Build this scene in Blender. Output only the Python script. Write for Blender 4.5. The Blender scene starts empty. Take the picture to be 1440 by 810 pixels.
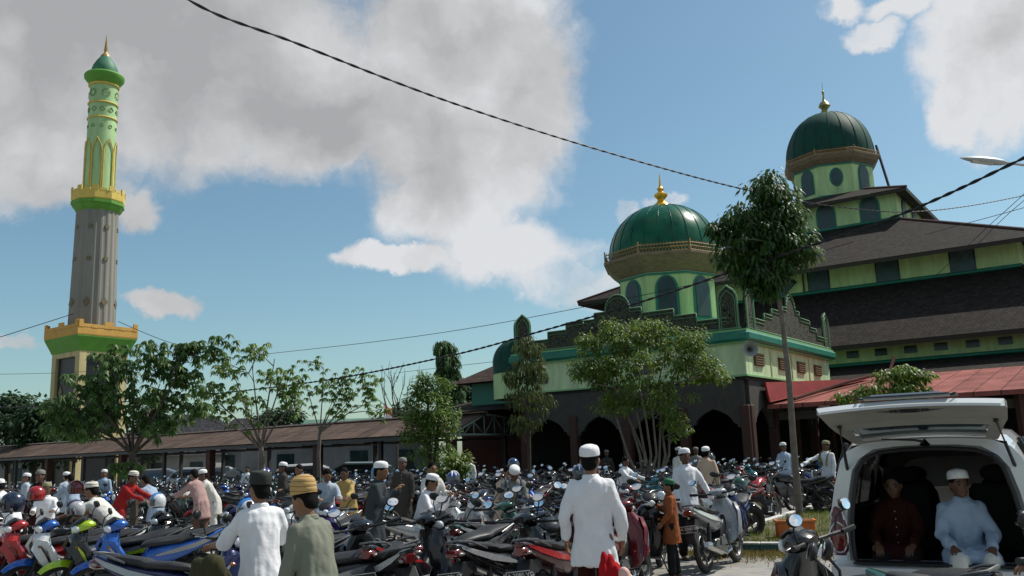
import bpy, math, random
from mathutils import Vector, Matrix, noise, Euler
rnd = random.Random(7)
PI = math.pi
scene = bpy.context.scene
COL = scene.collection
V = Vector
def rad(a): return math.radians(a)

# ------------------------------------------------------------------ camera
F = 1250.0; H = 1.65
pit = rad(10.6); rol = rad(2.1)
_r0 = V((1,0,0)); _u0 = V((0,-math.sin(pit),math.cos(pit))); FW = V((0,math.cos(pit),math.sin(pit)))
CR = math.cos(rol)*_r0 - math.sin(rol)*_u0
CU = math.sin(rol)*_r0 + math.cos(rol)*_u0
cam_d = bpy.data.cameras.new('camera'); cam = bpy.data.objects.new('camera', cam_d); COL.objects.link(cam)
m = Matrix((CR, CU, -FW)).transposed().to_4x4(); m.translation = V((0,0,H)); cam.matrix_world = m
cam_d.sensor_width = 36; cam_d.lens = 36*F/1440; cam_d.clip_start = 0.05; cam_d.clip_end = 3000
scene.camera = cam
def ray(px, py):
    return FW + (px-720)/F*CR + (405-py)/F*CU
def aty(px, py, Y):
    d = ray(px, py); t = Y/d.y; return V((d.x*t, Y, H+d.z*t))
def atz(px, py, Z=0.0):
    d = ray(px, py); t = (Z-H)/d.z; return V((d.x*t, d.y*t, Z))
def hory(px): return 640 - (px-720)*0.0369
def gx(px, Y): return aty(px, hory(px), Y).x

# ------------------------------------------------------------------ materials
MATS = {}
def mat(name, col, rough=0.6, metal=0.0, coat=0.0, noise_s=None, noise_a=0.15, bump=None, spec=0.5, emit=None, trans=0.0, alpha=1.0, sheen=0.0, bump_dist=0.01, detail=5, streak=None):
    if name in MATS: return MATS[name]
    M = bpy.data.materials.new(name); M.use_nodes = True; nt = M.node_tree; N = nt.nodes; L = nt.links
    b = N['Principled BSDF']
    b.inputs['Base Color'].default_value = (*col, 1); b.inputs['Roughness'].default_value = rough
    b.inputs['Metallic'].default_value = metal; b.inputs['Coat Weight'].default_value = coat
    b.inputs['Coat Roughness'].default_value = 0.08
    b.inputs['Specular IOR Level'].default_value = spec
    b.inputs['Transmission Weight'].default_value = trans
    if emit: b.inputs['Emission Color'].default_value = (*emit[:3], 1); b.inputs['Emission Strength'].default_value = emit[3]
    if noise_s or bump:
        tc = N.new('ShaderNodeTexCoord')
    if noise_s:
        n = N.new('ShaderNodeTexNoise'); n.inputs['Scale'].default_value = noise_s; n.inputs['Detail'].default_value = detail
        n.inputs['Roughness'].default_value = 0.65
        if streak:
            mp=N.new('ShaderNodeMapping'); mp.inputs['Scale'].default_value=(1,1,streak); L.new(tc.outputs['Object'],mp.inputs[0]); L.new(mp.outputs[0],n.inputs['Vector'])
        else: L.new(tc.outputs['Object'], n.inputs['Vector'])
        r = N.new('ShaderNodeMapRange'); r.inputs[1].default_value = 0.3; r.inputs[2].default_value = 0.7
        r.inputs[3].default_value = 1-noise_a; r.inputs[4].default_value = 1+noise_a
        L.new(n.outputs['Fac'], r.inputs[0])
        mx = N.new('ShaderNodeVectorMath'); mx.operation = 'SCALE'; mx.inputs[0].default_value = col
        L.new(r.outputs[0], mx.inputs['Scale']); L.new(mx.outputs[0], b.inputs['Base Color'])
        rr = N.new('ShaderNodeMapRange'); rr.inputs[3].default_value = max(0.02, rough-0.1); rr.inputs[4].default_value = min(1, rough+0.12)
        L.new(n.outputs['Fac'], rr.inputs[0]); L.new(rr.outputs[0], b.inputs['Roughness'])
    if bump:
        n2 = N.new('ShaderNodeTexNoise'); n2.inputs['Scale'].default_value = bump[0]; n2.inputs['Detail'].default_value = 4
        L.new(tc.outputs['Object'], n2.inputs['Vector'])
        bp = N.new('ShaderNodeBump'); bp.inputs['Strength'].default_value = bump[1]; bp.inputs['Distance'].default_value = bump_dist
        L.new(n2.outputs['Fac'], bp.inputs['Height']); L.new(bp.outputs[0], b.inputs['Normal'])
    MATS[name] = M
    return M
def leafmat(name, c1, c2, rough=0.45):
    if name in MATS: return MATS[name]
    M = bpy.data.materials.new(name); M.use_nodes = True; nt = M.node_tree; N = nt.nodes; L = nt.links
    b = N['Principled BSDF']; out = N['Material Output']
    g = N.new('ShaderNodeNewGeometry'); mix = N.new('ShaderNodeMix'); mix.data_type = 'RGBA'
    mix.inputs[6].default_value = (*c1,1); mix.inputs[7].default_value = (*c2,1)
    L.new(g.outputs['Random Per Island'], mix.inputs[0]); L.new(mix.outputs[2], b.inputs['Base Color'])
    b.inputs['Roughness'].default_value = rough; b.inputs['Specular IOR Level'].default_value = 0.4
    t = N.new('ShaderNodeBsdfTranslucent'); hs = N.new('ShaderNodeHueSaturation'); hs.inputs['Value'].default_value = 1.6
    hs.inputs['Hue'].default_value = 0.47
    L.new(mix.outputs[2], hs.inputs['Color']); L.new(hs.outputs[0], t.inputs['Color'])
    ms = N.new('ShaderNodeMixShader'); ms.inputs[0].default_value = 0.35
    L.new(b.outputs[0], ms.inputs[1]); L.new(t.outputs[0], ms.inputs[2]); L.new(ms.outputs[0], out.inputs['Surface'])
    MATS[name] = M
    return M

# ------------------------------------------------------------------ mesh builder
class MB:
    def __init__(s): s.v = []; s.f = []; s.m = []; s.cm = 0; s.T = None; s.sm = []; s.smooth = True
    def add(s, vs, fs, smooth=None):
        b = len(s.v)
        if s.T is not None: vs = [s.T @ V(p) for p in vs]
        s.v += [tuple(p) for p in vs]; s.f += [tuple(b+i for i in f) for f in fs]; s.m += [s.cm]*len(fs)
        s.sm += [s.smooth if smooth is None else smooth]*len(fs)
        return s
    def mi(s, i): s.cm = i; return s
    def box(s, c, d, R=None, bev=0.0):
        hx,hy,hz = d[0]/2,d[1]/2,d[2]/2
        if bev > 0:
            b = min(bev, hx*.9, hy*.9, hz*.9); vs=[]; idx={}
            for sx in (-1,1):
                for sy in (-1,1):
                    for sz in (-1,1):
                        for a in range(3):
                            p=[sx*hx,sy*hy,sz*hz]
                            for k in range(3):
                                if k!=a: p[k]-= (sx,sy,sz)[k]*b
                            idx[(sx,sy,sz,a)]=len(vs); vs.append(V(p))
            fs=[]
            for a in range(3):
                o=[k for k in range(3) if k!=a]
                for sa in (-1,1):
                    q=[]
                    for (p1,p2) in ((-1,-1),(1,-1),(1,1),(-1,1)):
                        k=[0,0,0]; k[a]=sa; k[o[0]]=p1; k[o[1]]=p2; q.append(idx[(*k,a)])
                    fs.append(q)
            for a in range(3):
                o=[k for k in range(3) if k!=a]
                for s1 in (-1,1):
                    for s2 in (-1,1):
                        q=[]
                        for (sa,w) in ((-1,o[0]),(1,o[0]),(1,o[1]),(-1,o[1])):
                            k=[0,0,0]; k[a]=sa; k[o[0]]=s1; k[o[1]]=s2; q.append(idx[(*k,w)])
                        fs.append(q)
            for sx in (-1,1):
                for sy in (-1,1):
                    for sz in (-1,1): fs.append([idx[(sx,sy,sz,a)] for a in range(3)])
        else:
            vs=[V((x*hx,y*hy,z*hz)) for z in (-1,1) for y in (-1,1) for x in (-1,1)]
            fs=[(0,2,3,1),(4,5,7,6),(0,1,5,4),(2,6,7,3),(0,4,6,2),(1,3,7,5)]
        if R is not None: vs=[R@p for p in vs]
        return s.add([p+V(c) for p in vs], fs, False)
    def tube(s, pts, r, n=8, caps=True, sq=1.0, up=None):
        pts=[V(p) for p in pts]; k=len(pts)
        rs = r if isinstance(r,(list,tuple)) else [r]*k
        vs=[];fs=[]; ref=None
        for i,p in enumerate(pts):
            t=(pts[min(i+1,k-1)]-pts[max(i-1,0)])
            t = t.normalized() if t.length>1e-9 else V((0,0,1))
            if ref is None:
                ref = V(up) if up is not None else (V((0,0,1)) if abs(t.z)<.9 else V((1,0,0)))
            a=(ref - t*ref.dot(t))
            if a.length<1e-6: a=t.orthogonal()
            a.normalize(); b=t.cross(a); ref=a
            for j in range(n):
                an=2*PI*j/n; vs.append(p+a*math.cos(an)*rs[i]*sq+b*math.sin(an)*rs[i])
        for i in range(k-1):
            for j in range(n):
                fs.append((i*n+j,i*n+(j+1)%n,(i+1)*n+(j+1)%n,(i+1)*n+j))
        if caps: fs.append(tuple(range(n))[::-1]); fs.append(tuple((k-1)*n+j for j in range(n)))
        return s.add(vs,fs)
    def rings(s, rs, caps=True, closed=True):
        n=len(rs[0]); vs=[p for r in rs for p in r]; fs=[]
        for i in range(len(rs)-1):
            for j in range(n if closed else n-1):
                fs.append((i*n+j,i*n+(j+1)%n,(i+1)*n+(j+1)%n,(i+1)*n+j))
        if caps: fs.append(tuple(range(n))[::-1]); fs.append(tuple((len(rs)-1)*n+j for j in range(n)))
        return s.add(vs,fs)
    def loftx(s, secs, n=12, e=2.4):   # (x, z, halfw, halfh)
        rs=[]
        for (x,z,hw,hh) in secs:
            ring=[]
            for j in range(n):
                a=2*PI*j/n; c,q=math.cos(a),math.sin(a)
                ring.append(V((x, math.copysign(abs(c)**(2/e),c)*hw, z+math.copysign(abs(q)**(2/e),q)*hh)))
            rs.append(ring)
        return s.rings(rs)
    def loftz(s, secs, n=12, e=2.4):   # (z, x, halfdepth_x, halfwidth_y)
        rs=[]
        for (z,x,hd,hw) in secs:
            ring=[]
            for j in range(n):
                a=2*PI*j/n; c,q=math.cos(a),math.sin(a)
                ring.append(V((x+math.copysign(abs(c)**(2/e),c)*hd, math.copysign(abs(q)**(2/e),q)*hw, z)))
            rs.append(ring)
        return s.rings(rs)
    def ell(s, c, r, n=10, k=7, R=None):
        vs=[];fs=[]
        for i in range(1,k):
            t=PI*i/k
            for j in range(n):
                a=2*PI*j/n; vs.append(V((r[0]*math.sin(t)*math.cos(a),r[1]*math.sin(t)*math.sin(a),r[2]*math.cos(t))))
        vs.append(V((0,0,r[2]))); vs.append(V((0,0,-r[2])))
        for i in range(k-2):
            for j in range(n): fs.append((i*n+j,(i+1)*n+j,(i+1)*n+(j+1)%n,i*n+(j+1)%n))
        T=len(vs)-2
        for j in range(n): fs.append((T,j,(j+1)%n)); fs.append((T+1,(k-2)*n+(j+1)%n,(k-2)*n+j))
        if R is not None: vs=[R@p for p in vs]
        return s.add([p+V(c) for p in vs],fs)
    def lathe(s, prof, n=24, c=(0,0,0), rot=0.0, sx=1, sy=1, caps=True, smooth=None):
        vs=[];fs=[];k=len(prof)
        for (r,z) in prof:
            for j in range(n):
                a=2*PI*j/n+rot; vs.append(V((c[0]+r*math.cos(a)*sx,c[1]+r*math.sin(a)*sy,c[2]+z)))
        for i in range(k-1):
            for j in range(n): fs.append((i*n+j,i*n+(j+1)%n,(i+1)*n+(j+1)%n,(i+1)*n+j))
        if caps: fs.append(tuple(range(n))[::-1]); fs.append(tuple((k-1)*n+j for j in range(n)))
        return s.add(vs,fs,smooth)
    def torus(s, c, R, r, n=28, k=8, ax='y', a0=0, a1=2*PI, sw=1.0, caps=True):
        full = abs(a1-a0-2*PI)<1e-6; m=n if full else n+1; vs=[];fs=[]
        for i in range(m):
            a=a0+(a1-a0)*i/n
            for j in range(k):
                b=2*PI*j/k; rr=R+r*math.cos(b); w=r*sw*math.sin(b)
                if ax=='y': p=V((rr*math.cos(a),w,rr*math.sin(a)))
                elif ax=='z': p=V((rr*math.cos(a),rr*math.sin(a),w))
                else: p=V((w,rr*math.cos(a),rr*math.sin(a)))
                vs.append(p+V(c))
        for i in range(n):
            i2=(i+1)%m
            for j in range(k): fs.append((i*k+j,i2*k+j,i2*k+(j+1)%k,i*k+(j+1)%k))
        return s.add(vs,fs)
    def prism(s, poly, w, bev=0.01, yc=0.0, taper=0.9, smooth=False):  # side outline (x,z), half width w
        n=len(poly); cx=sum(p[0] for p in poly)/n; cz=sum(p[1] for p in poly)/n
        rs=[]
        for (y,t) in ((-w,taper),(-w+bev,1),(w-bev,1),(w,taper)):
            rs.append([V((cx+(p[0]-cx)*t, yc+y, cz+(p[1]-cz)*t)) for p in poly])
        n=len(rs[0]); vs=[p for r in rs for p in r]; fs=[]
        for i in range(3):
            for j in range(n): fs.append((i*n+j,i*n+(j+1)%n,(i+1)*n+(j+1)%n,(i+1)*n+j))
        fs.append(tuple(range(n))[::-1]); fs.append(tuple(3*n+j for j in range(n)))
        return s.add(vs,fs,smooth)
    def plate(s, poly, fr, o, th):   # poly in (a,b); fr=(A,B) unit vectors, thick along A x B
        A,B=fr; Nn=A.cross(B).normalized(); n=len(poly); vs=[]
        for t in (-th/2,th/2):
            for p in poly: vs.append(V(o)+A*p[0]+B*p[1]+Nn*t)
        fs=[tuple(range(n))[::-1], tuple(n+i for i in range(n))]
        for j in range(n): fs.append((j,(j+1)%n,n+(j+1)%n,n+j))
        return s.add(vs,fs,False)
    def mesh(s, name):
        me=bpy.data.meshes.new(name); me.from_pydata(s.v,[],s.f)
        me.polygons.foreach_set('material_index', s.m); me.polygons.foreach_set('use_smooth', s.sm)
        return me
    def build(s, name, mats, parent=None, loc=None, autosm=True):
        me=s.mesh(name)
        if autosm and any(s.sm):
            me.update()
            try: me.set_sharp_from_angle(angle=rad(42))
            except Exception: pass
        return link(name, me, mats, parent, loc)
def link(name, me, mats, parent=None, loc=None):
    if not isinstance(mats,(list,tuple)): mats=[mats]
    if len(me.materials)==0:
        for q in mats: me.materials.append(q)
    o=bpy.data.objects.new(name, me); COL.objects.link(o)
    if parent is not None: o.parent=parent
    if loc is not None: o.location=loc
    return o
def tag(o, label=None, cat=None, group=None, kind=None):
    if label: o['label']=label
    if cat: o['category']=cat
    if group: o['group']=group
    if kind: o['kind']=kind
    return o
def empty(name, loc, rz=0.0, label=None, cat=None, group=None, sc=1.0):
    o=bpy.data.objects.new(name,None); COL.objects.link(o); o.location=loc; o.rotation_euler=(0,0,rz); o.scale=(sc,)*3
    o.empty_display_size=.1
    return tag(o,label,cat,group)
def copy_tree(o, parent=None, cmap=None):
    c=o.copy(); COL.objects.link(c); c.parent=parent
    if cmap:
        for sl in c.material_slots:
            n=sl.material.name if sl.material else None
            if n in cmap: 
                sl.link='OBJECT'; sl.material=cmap[n]
    for ch in list(o.children): copy_tree(ch,c,cmap)
    return c
TS=bpy.data.scenes.new('workbench')
def voxel(mb, size, sm=4, fac=0.5, wr=None, name='tmp'):
    me=mb.mesh(name); o=bpy.data.objects.new(name,me); TS.collection.objects.link(o)
    md=o.modifiers.new('r','REMESH'); md.mode='VOXEL'; md.voxel_size=size; md.use_smooth_shade=True
    if sm:
        s2=o.modifiers.new('s','SMOOTH'); s2.iterations=sm; s2.factor=fac
    vl=TS.view_layers[0]; vl.update(); dg=vl.depsgraph
    r=bpy.data.meshes.new_from_object(o.evaluated_get(dg))
    bpy.data.objects.remove(o); bpy.data.meshes.remove(me)
    if wr:
        wr(r)
    r.polygons.foreach_set('use_smooth',[True]*len(r.polygons))
    r.materials.clear()
    return r
def text_mb(txt, size, A, B, o, ext=0.002, align='CENTER'):
    cu=bpy.data.curves.new('t','FONT'); cu.body=txt; cu.size=size; cu.extrude=ext; cu.align_x=align; cu.resolution_u=2
    ob=bpy.data.objects.new('t',cu); TS.collection.objects.link(ob)
    vl=TS.view_layers[0]; vl.update(); dg=vl.depsgraph
    me=bpy.data.meshes.new_from_object(ob.evaluated_get(dg))
    bpy.data.objects.remove(ob); Nn=A.cross(B)
    mb=MB(); mb.add([V(o)+A*v.co.x+B*v.co.y+Nn*v.co.z for v in me.vertices],[tuple(p.vertices) for p in me.polygons],False)
    return mb

# ------------------------------------------------------------------ light + sky
sun_dir = V((.53,.245,.81)).normalized()
sd = bpy.data.lights.new('sun','SUN'); sd.energy=4.4; sd.angle=rad(.5); sd.color=(1,.95,.87)
so = bpy.data.objects.new('sun',sd); COL.objects.link(so); so.rotation_euler=(sun_dir).to_track_quat('Z','Y').to_euler(); so.location=(20,10,60)
W = bpy.data.worlds.new('World'); scene.world=W; W.use_nodes=True
def build_world():
    nt=W.node_tree; N=nt.nodes; L=nt.links; N.clear()
    out=N.new('ShaderNodeOutputWorld'); bg=N.new('ShaderNodeBackground'); L.new(bg.outputs[0],out.inputs[0])
    sky=N.new('ShaderNodeTexSky'); sky.sky_type='NISHITA'; sky.sun_disc=False
    sky.sun_elevation=math.asin(sun_dir.z); sky.sun_rotation=math.atan2(sun_dir.x,sun_dir.y)
    sky.air_density=1.0; sky.dust_density=1.1; sky.ozone_density=1.3
    bg.inputs[1].default_value=SKY_STRENGTH
    tc=N.new('ShaderNodeTexCoord')
    def M(op,a,b=None,c=None,clamp=False):
        n=N.new('ShaderNodeMath'); n.operation=op; n.use_clamp=clamp
        for i,x in enumerate((a,b,c)):
            if x is None: continue
            if hasattr(x,'links'): L.new(x,n.inputs[i])
            else: n.inputs[i].default_value=x
        return n.outputs[0]
    def noi(scale,detail,rough,vec,z=0):
        n=N.new('ShaderNodeTexNoise'); n.inputs['Scale'].default_value=scale; n.inputs['Detail'].default_value=detail
        n.inputs['Roughness'].default_value=rough; L.new(vec,n.inputs['Vector']); return n
    d=tc.outputs['Generated']
    w1=noi(4.5,7,.62,d)
    w2=noi(16,6,.6,d)
    def warp(vec,n,a):
        s1=N.new('ShaderNodeVectorMath'); s1.operation='SUBTRACT'; L.new(n.outputs['Color'],s1.inputs[0]); s1.inputs[1].default_value=(.5,.5,.5)
        s2=N.new('ShaderNodeVectorMath'); s2.operation='SCALE'; s2.inputs['Scale'].default_value=a; L.new(s1.outputs[0],s2.inputs[0])
        s3=N.new('ShaderNodeVectorMath'); s3.operation='ADD'; L.new(vec,s3.inputs[0]); L.new(s2.outputs[0],s3.inputs[1]); return s3.outputs[0]
    dw=warp(warp(d,w1,.11),w2,.045)
    sp=N.new('ShaderNodeSeparateXYZ'); L.new(dw,sp.inputs[0])
    az=M('ARCTAN2',sp.outputs[0],sp.outputs[1]); el=M('ARCSINE',M('MINIMUM',M('MAXIMUM',sp.outputs[2],-.99),.99))
    blobs=[  # px,py,rx,ry,weight
     (120,40,560,190,1.0),(0,180,160,135,.95),(60,265,130,48,.7),(470,150,310,115,1.0),(640,60,215,150,1.0),(640,215,195,130,1.0),(620,300,125,70,.9),
     (735,120,110,150,1.0),(720,350,170,60,.7),(560,370,105,26,.85),(800,390,110,45,.45),
     (230,421,48,23,.95),(194,284,38,34,.7),(1420,70,130,125,1.0),(1350,150,55,60,.9),(1440,160,80,60,.8),(1190,8,40,26,.7),(1275,2,55,24,.8),(1225,50,40,26,.4),
     (880,283,26,24,.35),(935,268,34,16,.35),(30,480,45,12,.4)]
    acc=None; core=None
    for (px,py,rx,ry,wt) in blobs:
        r=ray(px,py).normalized(); a0=math.atan2(r.x,r.y); e0=math.asin(r.z)
        ra=rx/F*math.cos(e0); re=ry/F*(0.92)
        dx=M('MULTIPLY',M('SUBTRACT',az,a0),1/ra*math.cos(e0)); dy=M('MULTIPLY',M('SUBTRACT',el,e0),1/re)
        q=M('SQRT',M('ADD',M('MULTIPLY',dx,dx),M('MULTIPLY',dy,dy)))
        k=M('MULTIPLY',M('SUBTRACT',1.0,q),1.7 if wt>.8 else 1.15,clamp=False)
        k=M('MINIMUM',k,wt)
        acc=k if acc is None else M('MAXIMUM',acc,k)
        if wt>.97 and rx>100:
            k2=M('MULTIPLY',M('SUBTRACT',1.0,q),1.25); core=k2 if core is None else M('MAXIMUM',core,k2)
    # clouds for the rest of the sky (behind and beside the photograph's view)
    g=noi(2.2,8,.6,d); gm=M('MULTIPLY',M('SUBTRACT',g.outputs['Fac'],.5),7.0)
    ab=M('ABSOLUTE',M('ADD',az,0.0)); outside=M('MULTIPLY',M('SUBTRACT',ab,.60),9.0,clamp=True)
    acc=M('MAXIMUM',acc,M('SUBTRACT',M('MULTIPLY',outside,M('ADD',gm,1.5)),1.5))
    fine=noi(8,11,.60,dw)
    sn=V((sun_dir.x,sun_dir.y,sun_dir.z*.6)).normalized()*.045
    of=N.new('ShaderNodeVectorMath'); of.operation='ADD'; L.new(dw,of.inputs[0]); of.inputs[1].default_value=tuple(sn)
    fine2=noi(8,5,.5,of.outputs[0]); fine1=noi(8,5,.5,dw)
    den=M('ADD',acc,M('MULTIPLY',M('SUBTRACT',fine.outputs['Fac'],.5),1.6))
    mask=N.new('ShaderNodeMapRange'); mask.interpolation_type='SMOOTHSTEP'; mask.inputs[1].default_value=-.05; mask.inputs[2].default_value=.62; L.new(den,mask.inputs[0])
    relief=M('MULTIPLY',M('SUBTRACT',fine1.outputs['Fac'],fine2.outputs['Fac']),1.8)
    br=N.new('ShaderNodeValToRGB'); cr=br.color_ramp
    cr.elements[0].position=0.0; cr.elements[0].color=(7.2,7.35,7.6,1)
    cr.elements[1].position=1.0; cr.elements[1].color=(3.9,3.97,4.1,1)
    e=cr.elements.new(.35); e.color=(5.9,6.0,6.15,1)
    e=cr.elements.new(.7); e.color=(4.8,4.87,5.0,1)
    big=noi(2.6,5,.55,d)
    thick=M('ADD',M('ADD',M('MULTIPLY',M('MAXIMUM',core,0.0),.60),.16),M('MULTIPLY',M('SUBTRACT',big.outputs['Fac'],.5),1.5))
    thick=M('SUBTRACT',thick,relief)
    dt=N.new('ShaderNodeVectorMath'); dt.operation='DOT_PRODUCT'; L.new(d,dt.inputs[0]); dt.inputs[1].default_value=tuple(V((.8,.6,0)).normalized())
    thick=M('SUBTRACT',thick,M('MULTIPLY',M('SUBTRACT',dt.outputs['Value'],.50),.85))
    L.new(thick,br.inputs[0])
    scl=N.new('ShaderNodeVectorMath'); scl.operation='SCALE'; L.new(br.outputs[0],scl.inputs[0]); scl.inputs['Scale'].default_value=CLOUD_GAIN
    tint=N.new('ShaderNodeVectorMath'); tint.operation='MULTIPLY'; L.new(sky.outputs[0],tint.inputs[0]); tint.inputs[1].default_value=SKY_TINT
    mix=N.new('ShaderNodeMix'); mix.data_type='RGBA'; L.new(mask.outputs[0],mix.inputs[0]); L.new(tint.outputs[0],mix.inputs[6]); L.new(scl.outputs[0],mix.inputs[7])
    L.new(mix.outputs[2],bg.inputs[0])
SKY_STRENGTH=0.11; CLOUD_GAIN=.92; SKY_TINT=(.87,1.06,1.0)
build_world()
scene.view_settings.view_transform='Standard'; scene.view_settings.look='None'; scene.view_settings.exposure=0.0; scene.view_settings.gamma=1.0
scene.render.engine='CYCLES'
scene.cycles.max_bounces=6; scene.cycles.diffuse_bounces=3; scene.cycles.glossy_bounces=3; scene.cycles.transmission_bounces=5; scene.cycles.transparent_max_bounces=8
scene.cycles.caustics_reflective=False; scene.cycles.caustics_refractive=False; scene.cycles.use_denoising=True
scene.cycles.sample_clamp_indirect=4.0
# ------------------------------------------------------------------ ground
Uv=V((-.82,.572,0)).normalized(); Vv=V((.572,.82,0)).normalized(); Z=V((0,0,1))
def ground_mat():
    M=bpy.data.materials.new('paving'); M.use_nodes=True; nt=M.node_tree;N=nt.nodes;L=nt.links;b=N['Principled BSDF']
    tc=N.new('ShaderNodeTexCoord'); n=N.new('ShaderNodeTexNoise'); n.inputs['Scale'].default_value=.35;n.inputs['Detail'].default_value=8;n.inputs['Roughness'].default_value=.7
    L.new(tc.outputs['Object'],n.inputs['Vector'])
    r=N.new('ShaderNodeValToRGB'); r.color_ramp.elements[0].position=.35; r.color_ramp.elements[0].color=(.17,.15,.12,1)
    r.color_ramp.elements[1].position=.65; r.color_ramp.elements[1].color=(.36,.34,.30,1); L.new(n.outputs['Fac'],r.inputs[0])
    n2=N.new('ShaderNodeTexNoise'); n2.inputs['Scale'].default_value=7; n2.inputs['Detail'].default_value=6; L.new(tc.outputs['Object'],n2.inputs['Vector'])
    mx=N.new('ShaderNodeMix'); mx.data_type='RGBA'; mx.blend_type='MULTIPLY'; mx.inputs[0].default_value=.6
    L.new(r.outputs[0],mx.inputs[6]); L.new(n2.outputs['Color'],mx.inputs[7])
    hs=N.new('ShaderNodeHueSaturation'); hs.inputs['Saturation'].default_value=.55; hs.inputs['Value'].default_value=1.5; L.new(mx.outputs[2],hs.inputs['Color'])
    L.new(hs.outputs[0],b.inputs['Base Color']); b.inputs['Roughness'].default_value=.95; b.inputs['Specular IOR Level'].default_value=.2
    bp=N.new('ShaderNodeBump'); bp.inputs['Strength'].default_value=.5; bp.inputs['Distance'].default_value=.01; L.new(n2.outputs['Fac'],bp.inputs['Height']); L.new(bp.outputs[0],b.inputs['Normal'])
    return M
g=MB(); g.add([(-400,-40,0),(400,-40,0),(400,700,0),(-400,700,0)],[(0,1,2,3)],False)
tag(g.build('ground',ground_mat()),kind='structure')
grassm=leafmat('grass_blade',(.07,.13,.02),(.16,.19,.035),.6)
soil=mat('soil',(.10,.085,.045),.95,noise_s=6,noise_a=.4)
white_kerb=mat('kerb_white',(.62,.62,.58),.8,noise_s=9,noise_a=.3)
kerb_side=mat('kerb_side',(.045,.13,.12),.8,noise_s=5,noise_a=.35)
# grass island: front kerb runs level across, back kerb slants away to the right
k0=atz(1040,776); k1=atz(1190,777); dk=(k1-k0).normalized()
b0=atz(1050,750); b1=atz(1168,711); db=(b1-b0).normalized()
isl=[k0-dk*.3, k0+dk*11, b0+db*16, b0-db*.6]
g=MB(); g.add([(p.x,p.y,.09) for p in isl],[(0,1,2,3)],False); tag(g.build('verge_soil',soil),kind='structure')
def kerb(a,b,name,side):
    A=V((a.x,a.y,0)); d=(V((b.x,b.y,0))-A); L_=d.length; d.normalize(); n=V((-d.y,d.x,0)); R=Matrix((d,n,Z)).transposed()
    mb=MB(); k=int(L_/.62)
    for i in range(k):
        mb.mi(0); mb.box(A+d*(L_*(i+.5)/k)+V((0,0,.135)),(L_/k-.012,.14,.03),R,.008)
        mb.mi(1); mb.box(A+d*(L_*(i+.5)/k)+V((0,0,.06)),(L_/k-.012,.13,.12),R)
    o=mb.build(name,[white_kerb,side],autosm=False); tag(o,kind='structure')
kerb(isl[0],isl[1],'kerb',kerb_side); kerb(isl[3],isl[2],'kerb',white_kerb); kerb(isl[0],isl[3],'kerb',white_kerb)
gb=MB(); gb.smooth=False
def inpoly(x,y,P):
    c=False;j=len(P)-1
    for i in range(len(P)):
        if (P[i].y>y)!=(P[j].y>y) and x<(P[j].x-P[i].x)*(y-P[i].y)/(P[j].y-P[i].y)+P[i].x: c=not c
        j=i
    return c
xs=[p.x for p in isl]; ys=[p.y for p in isl]
for _ in range(60000):
    x=rnd.uniform(min(xs),min(max(xs),15)); y=rnd.uniform(min(ys),max(ys))
    if not inpoly(x,y,isl) or x>.62*y: continue
    if noise.noise(V((x*.6,y*.6,0)))<-.28 and rnd.random()<.8: continue
    h=rnd.uniform(.03,.10)*(1+.8*max(0,noise.noise(V((x*1.3,y*1.3,3))))); a=rnd.uniform(0,6.28); w=.008
    dx,dy=math.cos(a)*w,math.sin(a)*w; lx,ly=rnd.gauss(0,.025),rnd.gauss(0,.025)
    gb.add([(x-dx,y-dy,.085),(x+dx,y+dy,.085),(x+lx,y+ly,.09+h)],[(0,1,2)])
tag(gb.build('grass',grassm,autosm=False),'short patchy green grass on the verge beside the white van',kind='stuff')
# weeds in front of the front kerb
gb=MB(); gb.smooth=False
for _ in range(9000):
    t=rnd.uniform(-1,6); dd=abs(rnd.gauss(0,.55)); p=k0+dk*t-V((0,1,0))*(dd+.08)
    h=rnd.uniform(.02,.09); a=rnd.uniform(0,6.28); w=.008; dx,dy=math.cos(a)*w,math.sin(a)*w; lx,ly=rnd.gauss(0,.03),rnd.gauss(0,.03)
    gb.add([(p.x-dx,p.y-dy,0),(p.x+dx,p.y+dy,0),(p.x+lx,p.y+ly,h)],[(0,1,2)])
tag(gb.build('weeds',leafmat('weed_blade',(.09,.11,.02),(.20,.15,.04),.7),autosm=False),'dry weeds growing along the foot of the painted kerb',kind='stuff')

# ------------------------------------------------------------------ mosque
wallg=mat('green_wall',(.43,.60,.28),.75,noise_s=2.2,noise_a=.24,streak=.18,bump=(14,.25))
wallp=mat('pale_green_wall',(.50,.64,.37),.75,noise_s=2.4,noise_a=.26,streak=.18,bump=(14,.25))
teal=mat('teal_trim',(.010,.17,.11),.5,noise_s=3,noise_a=.2)
dkgl=mat('dark_window',(.012,.03,.032),.25,noise_s=1,noise_a=.5)
slate=mat('blue_shutter',(.035,.075,.085),.5,noise_s=2,noise_a=.3)
tanm=mat('tan_cornice',(.20,.15,.095),.8,noise_s=4,noise_a=.3,streak=3)
gold=mat('gold_rail',(.36,.22,.09),.5,.2,noise_s=12,noise_a=.3)
goldb=mat('gold_finial',(.85,.50,.06),.28,.6)
domeg=mat('dome_green',(.002,.095,.045),.27,noise_s=1.2,noise_a=.35,spec=.28)
domed=mat('dome_dull_green',(.004,.055,.036),.62,spec=.25,noise_s=1.2,noise_a=.25)
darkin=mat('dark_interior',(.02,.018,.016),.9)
brownp=mat('brown_pillar',(.055,.02,.013),.7,noise_s=3)
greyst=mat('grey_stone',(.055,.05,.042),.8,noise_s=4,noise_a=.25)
redpan=mat('red_panel',(.26,.02,.016),.6,noise_s=2,noise_a=.2)
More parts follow.
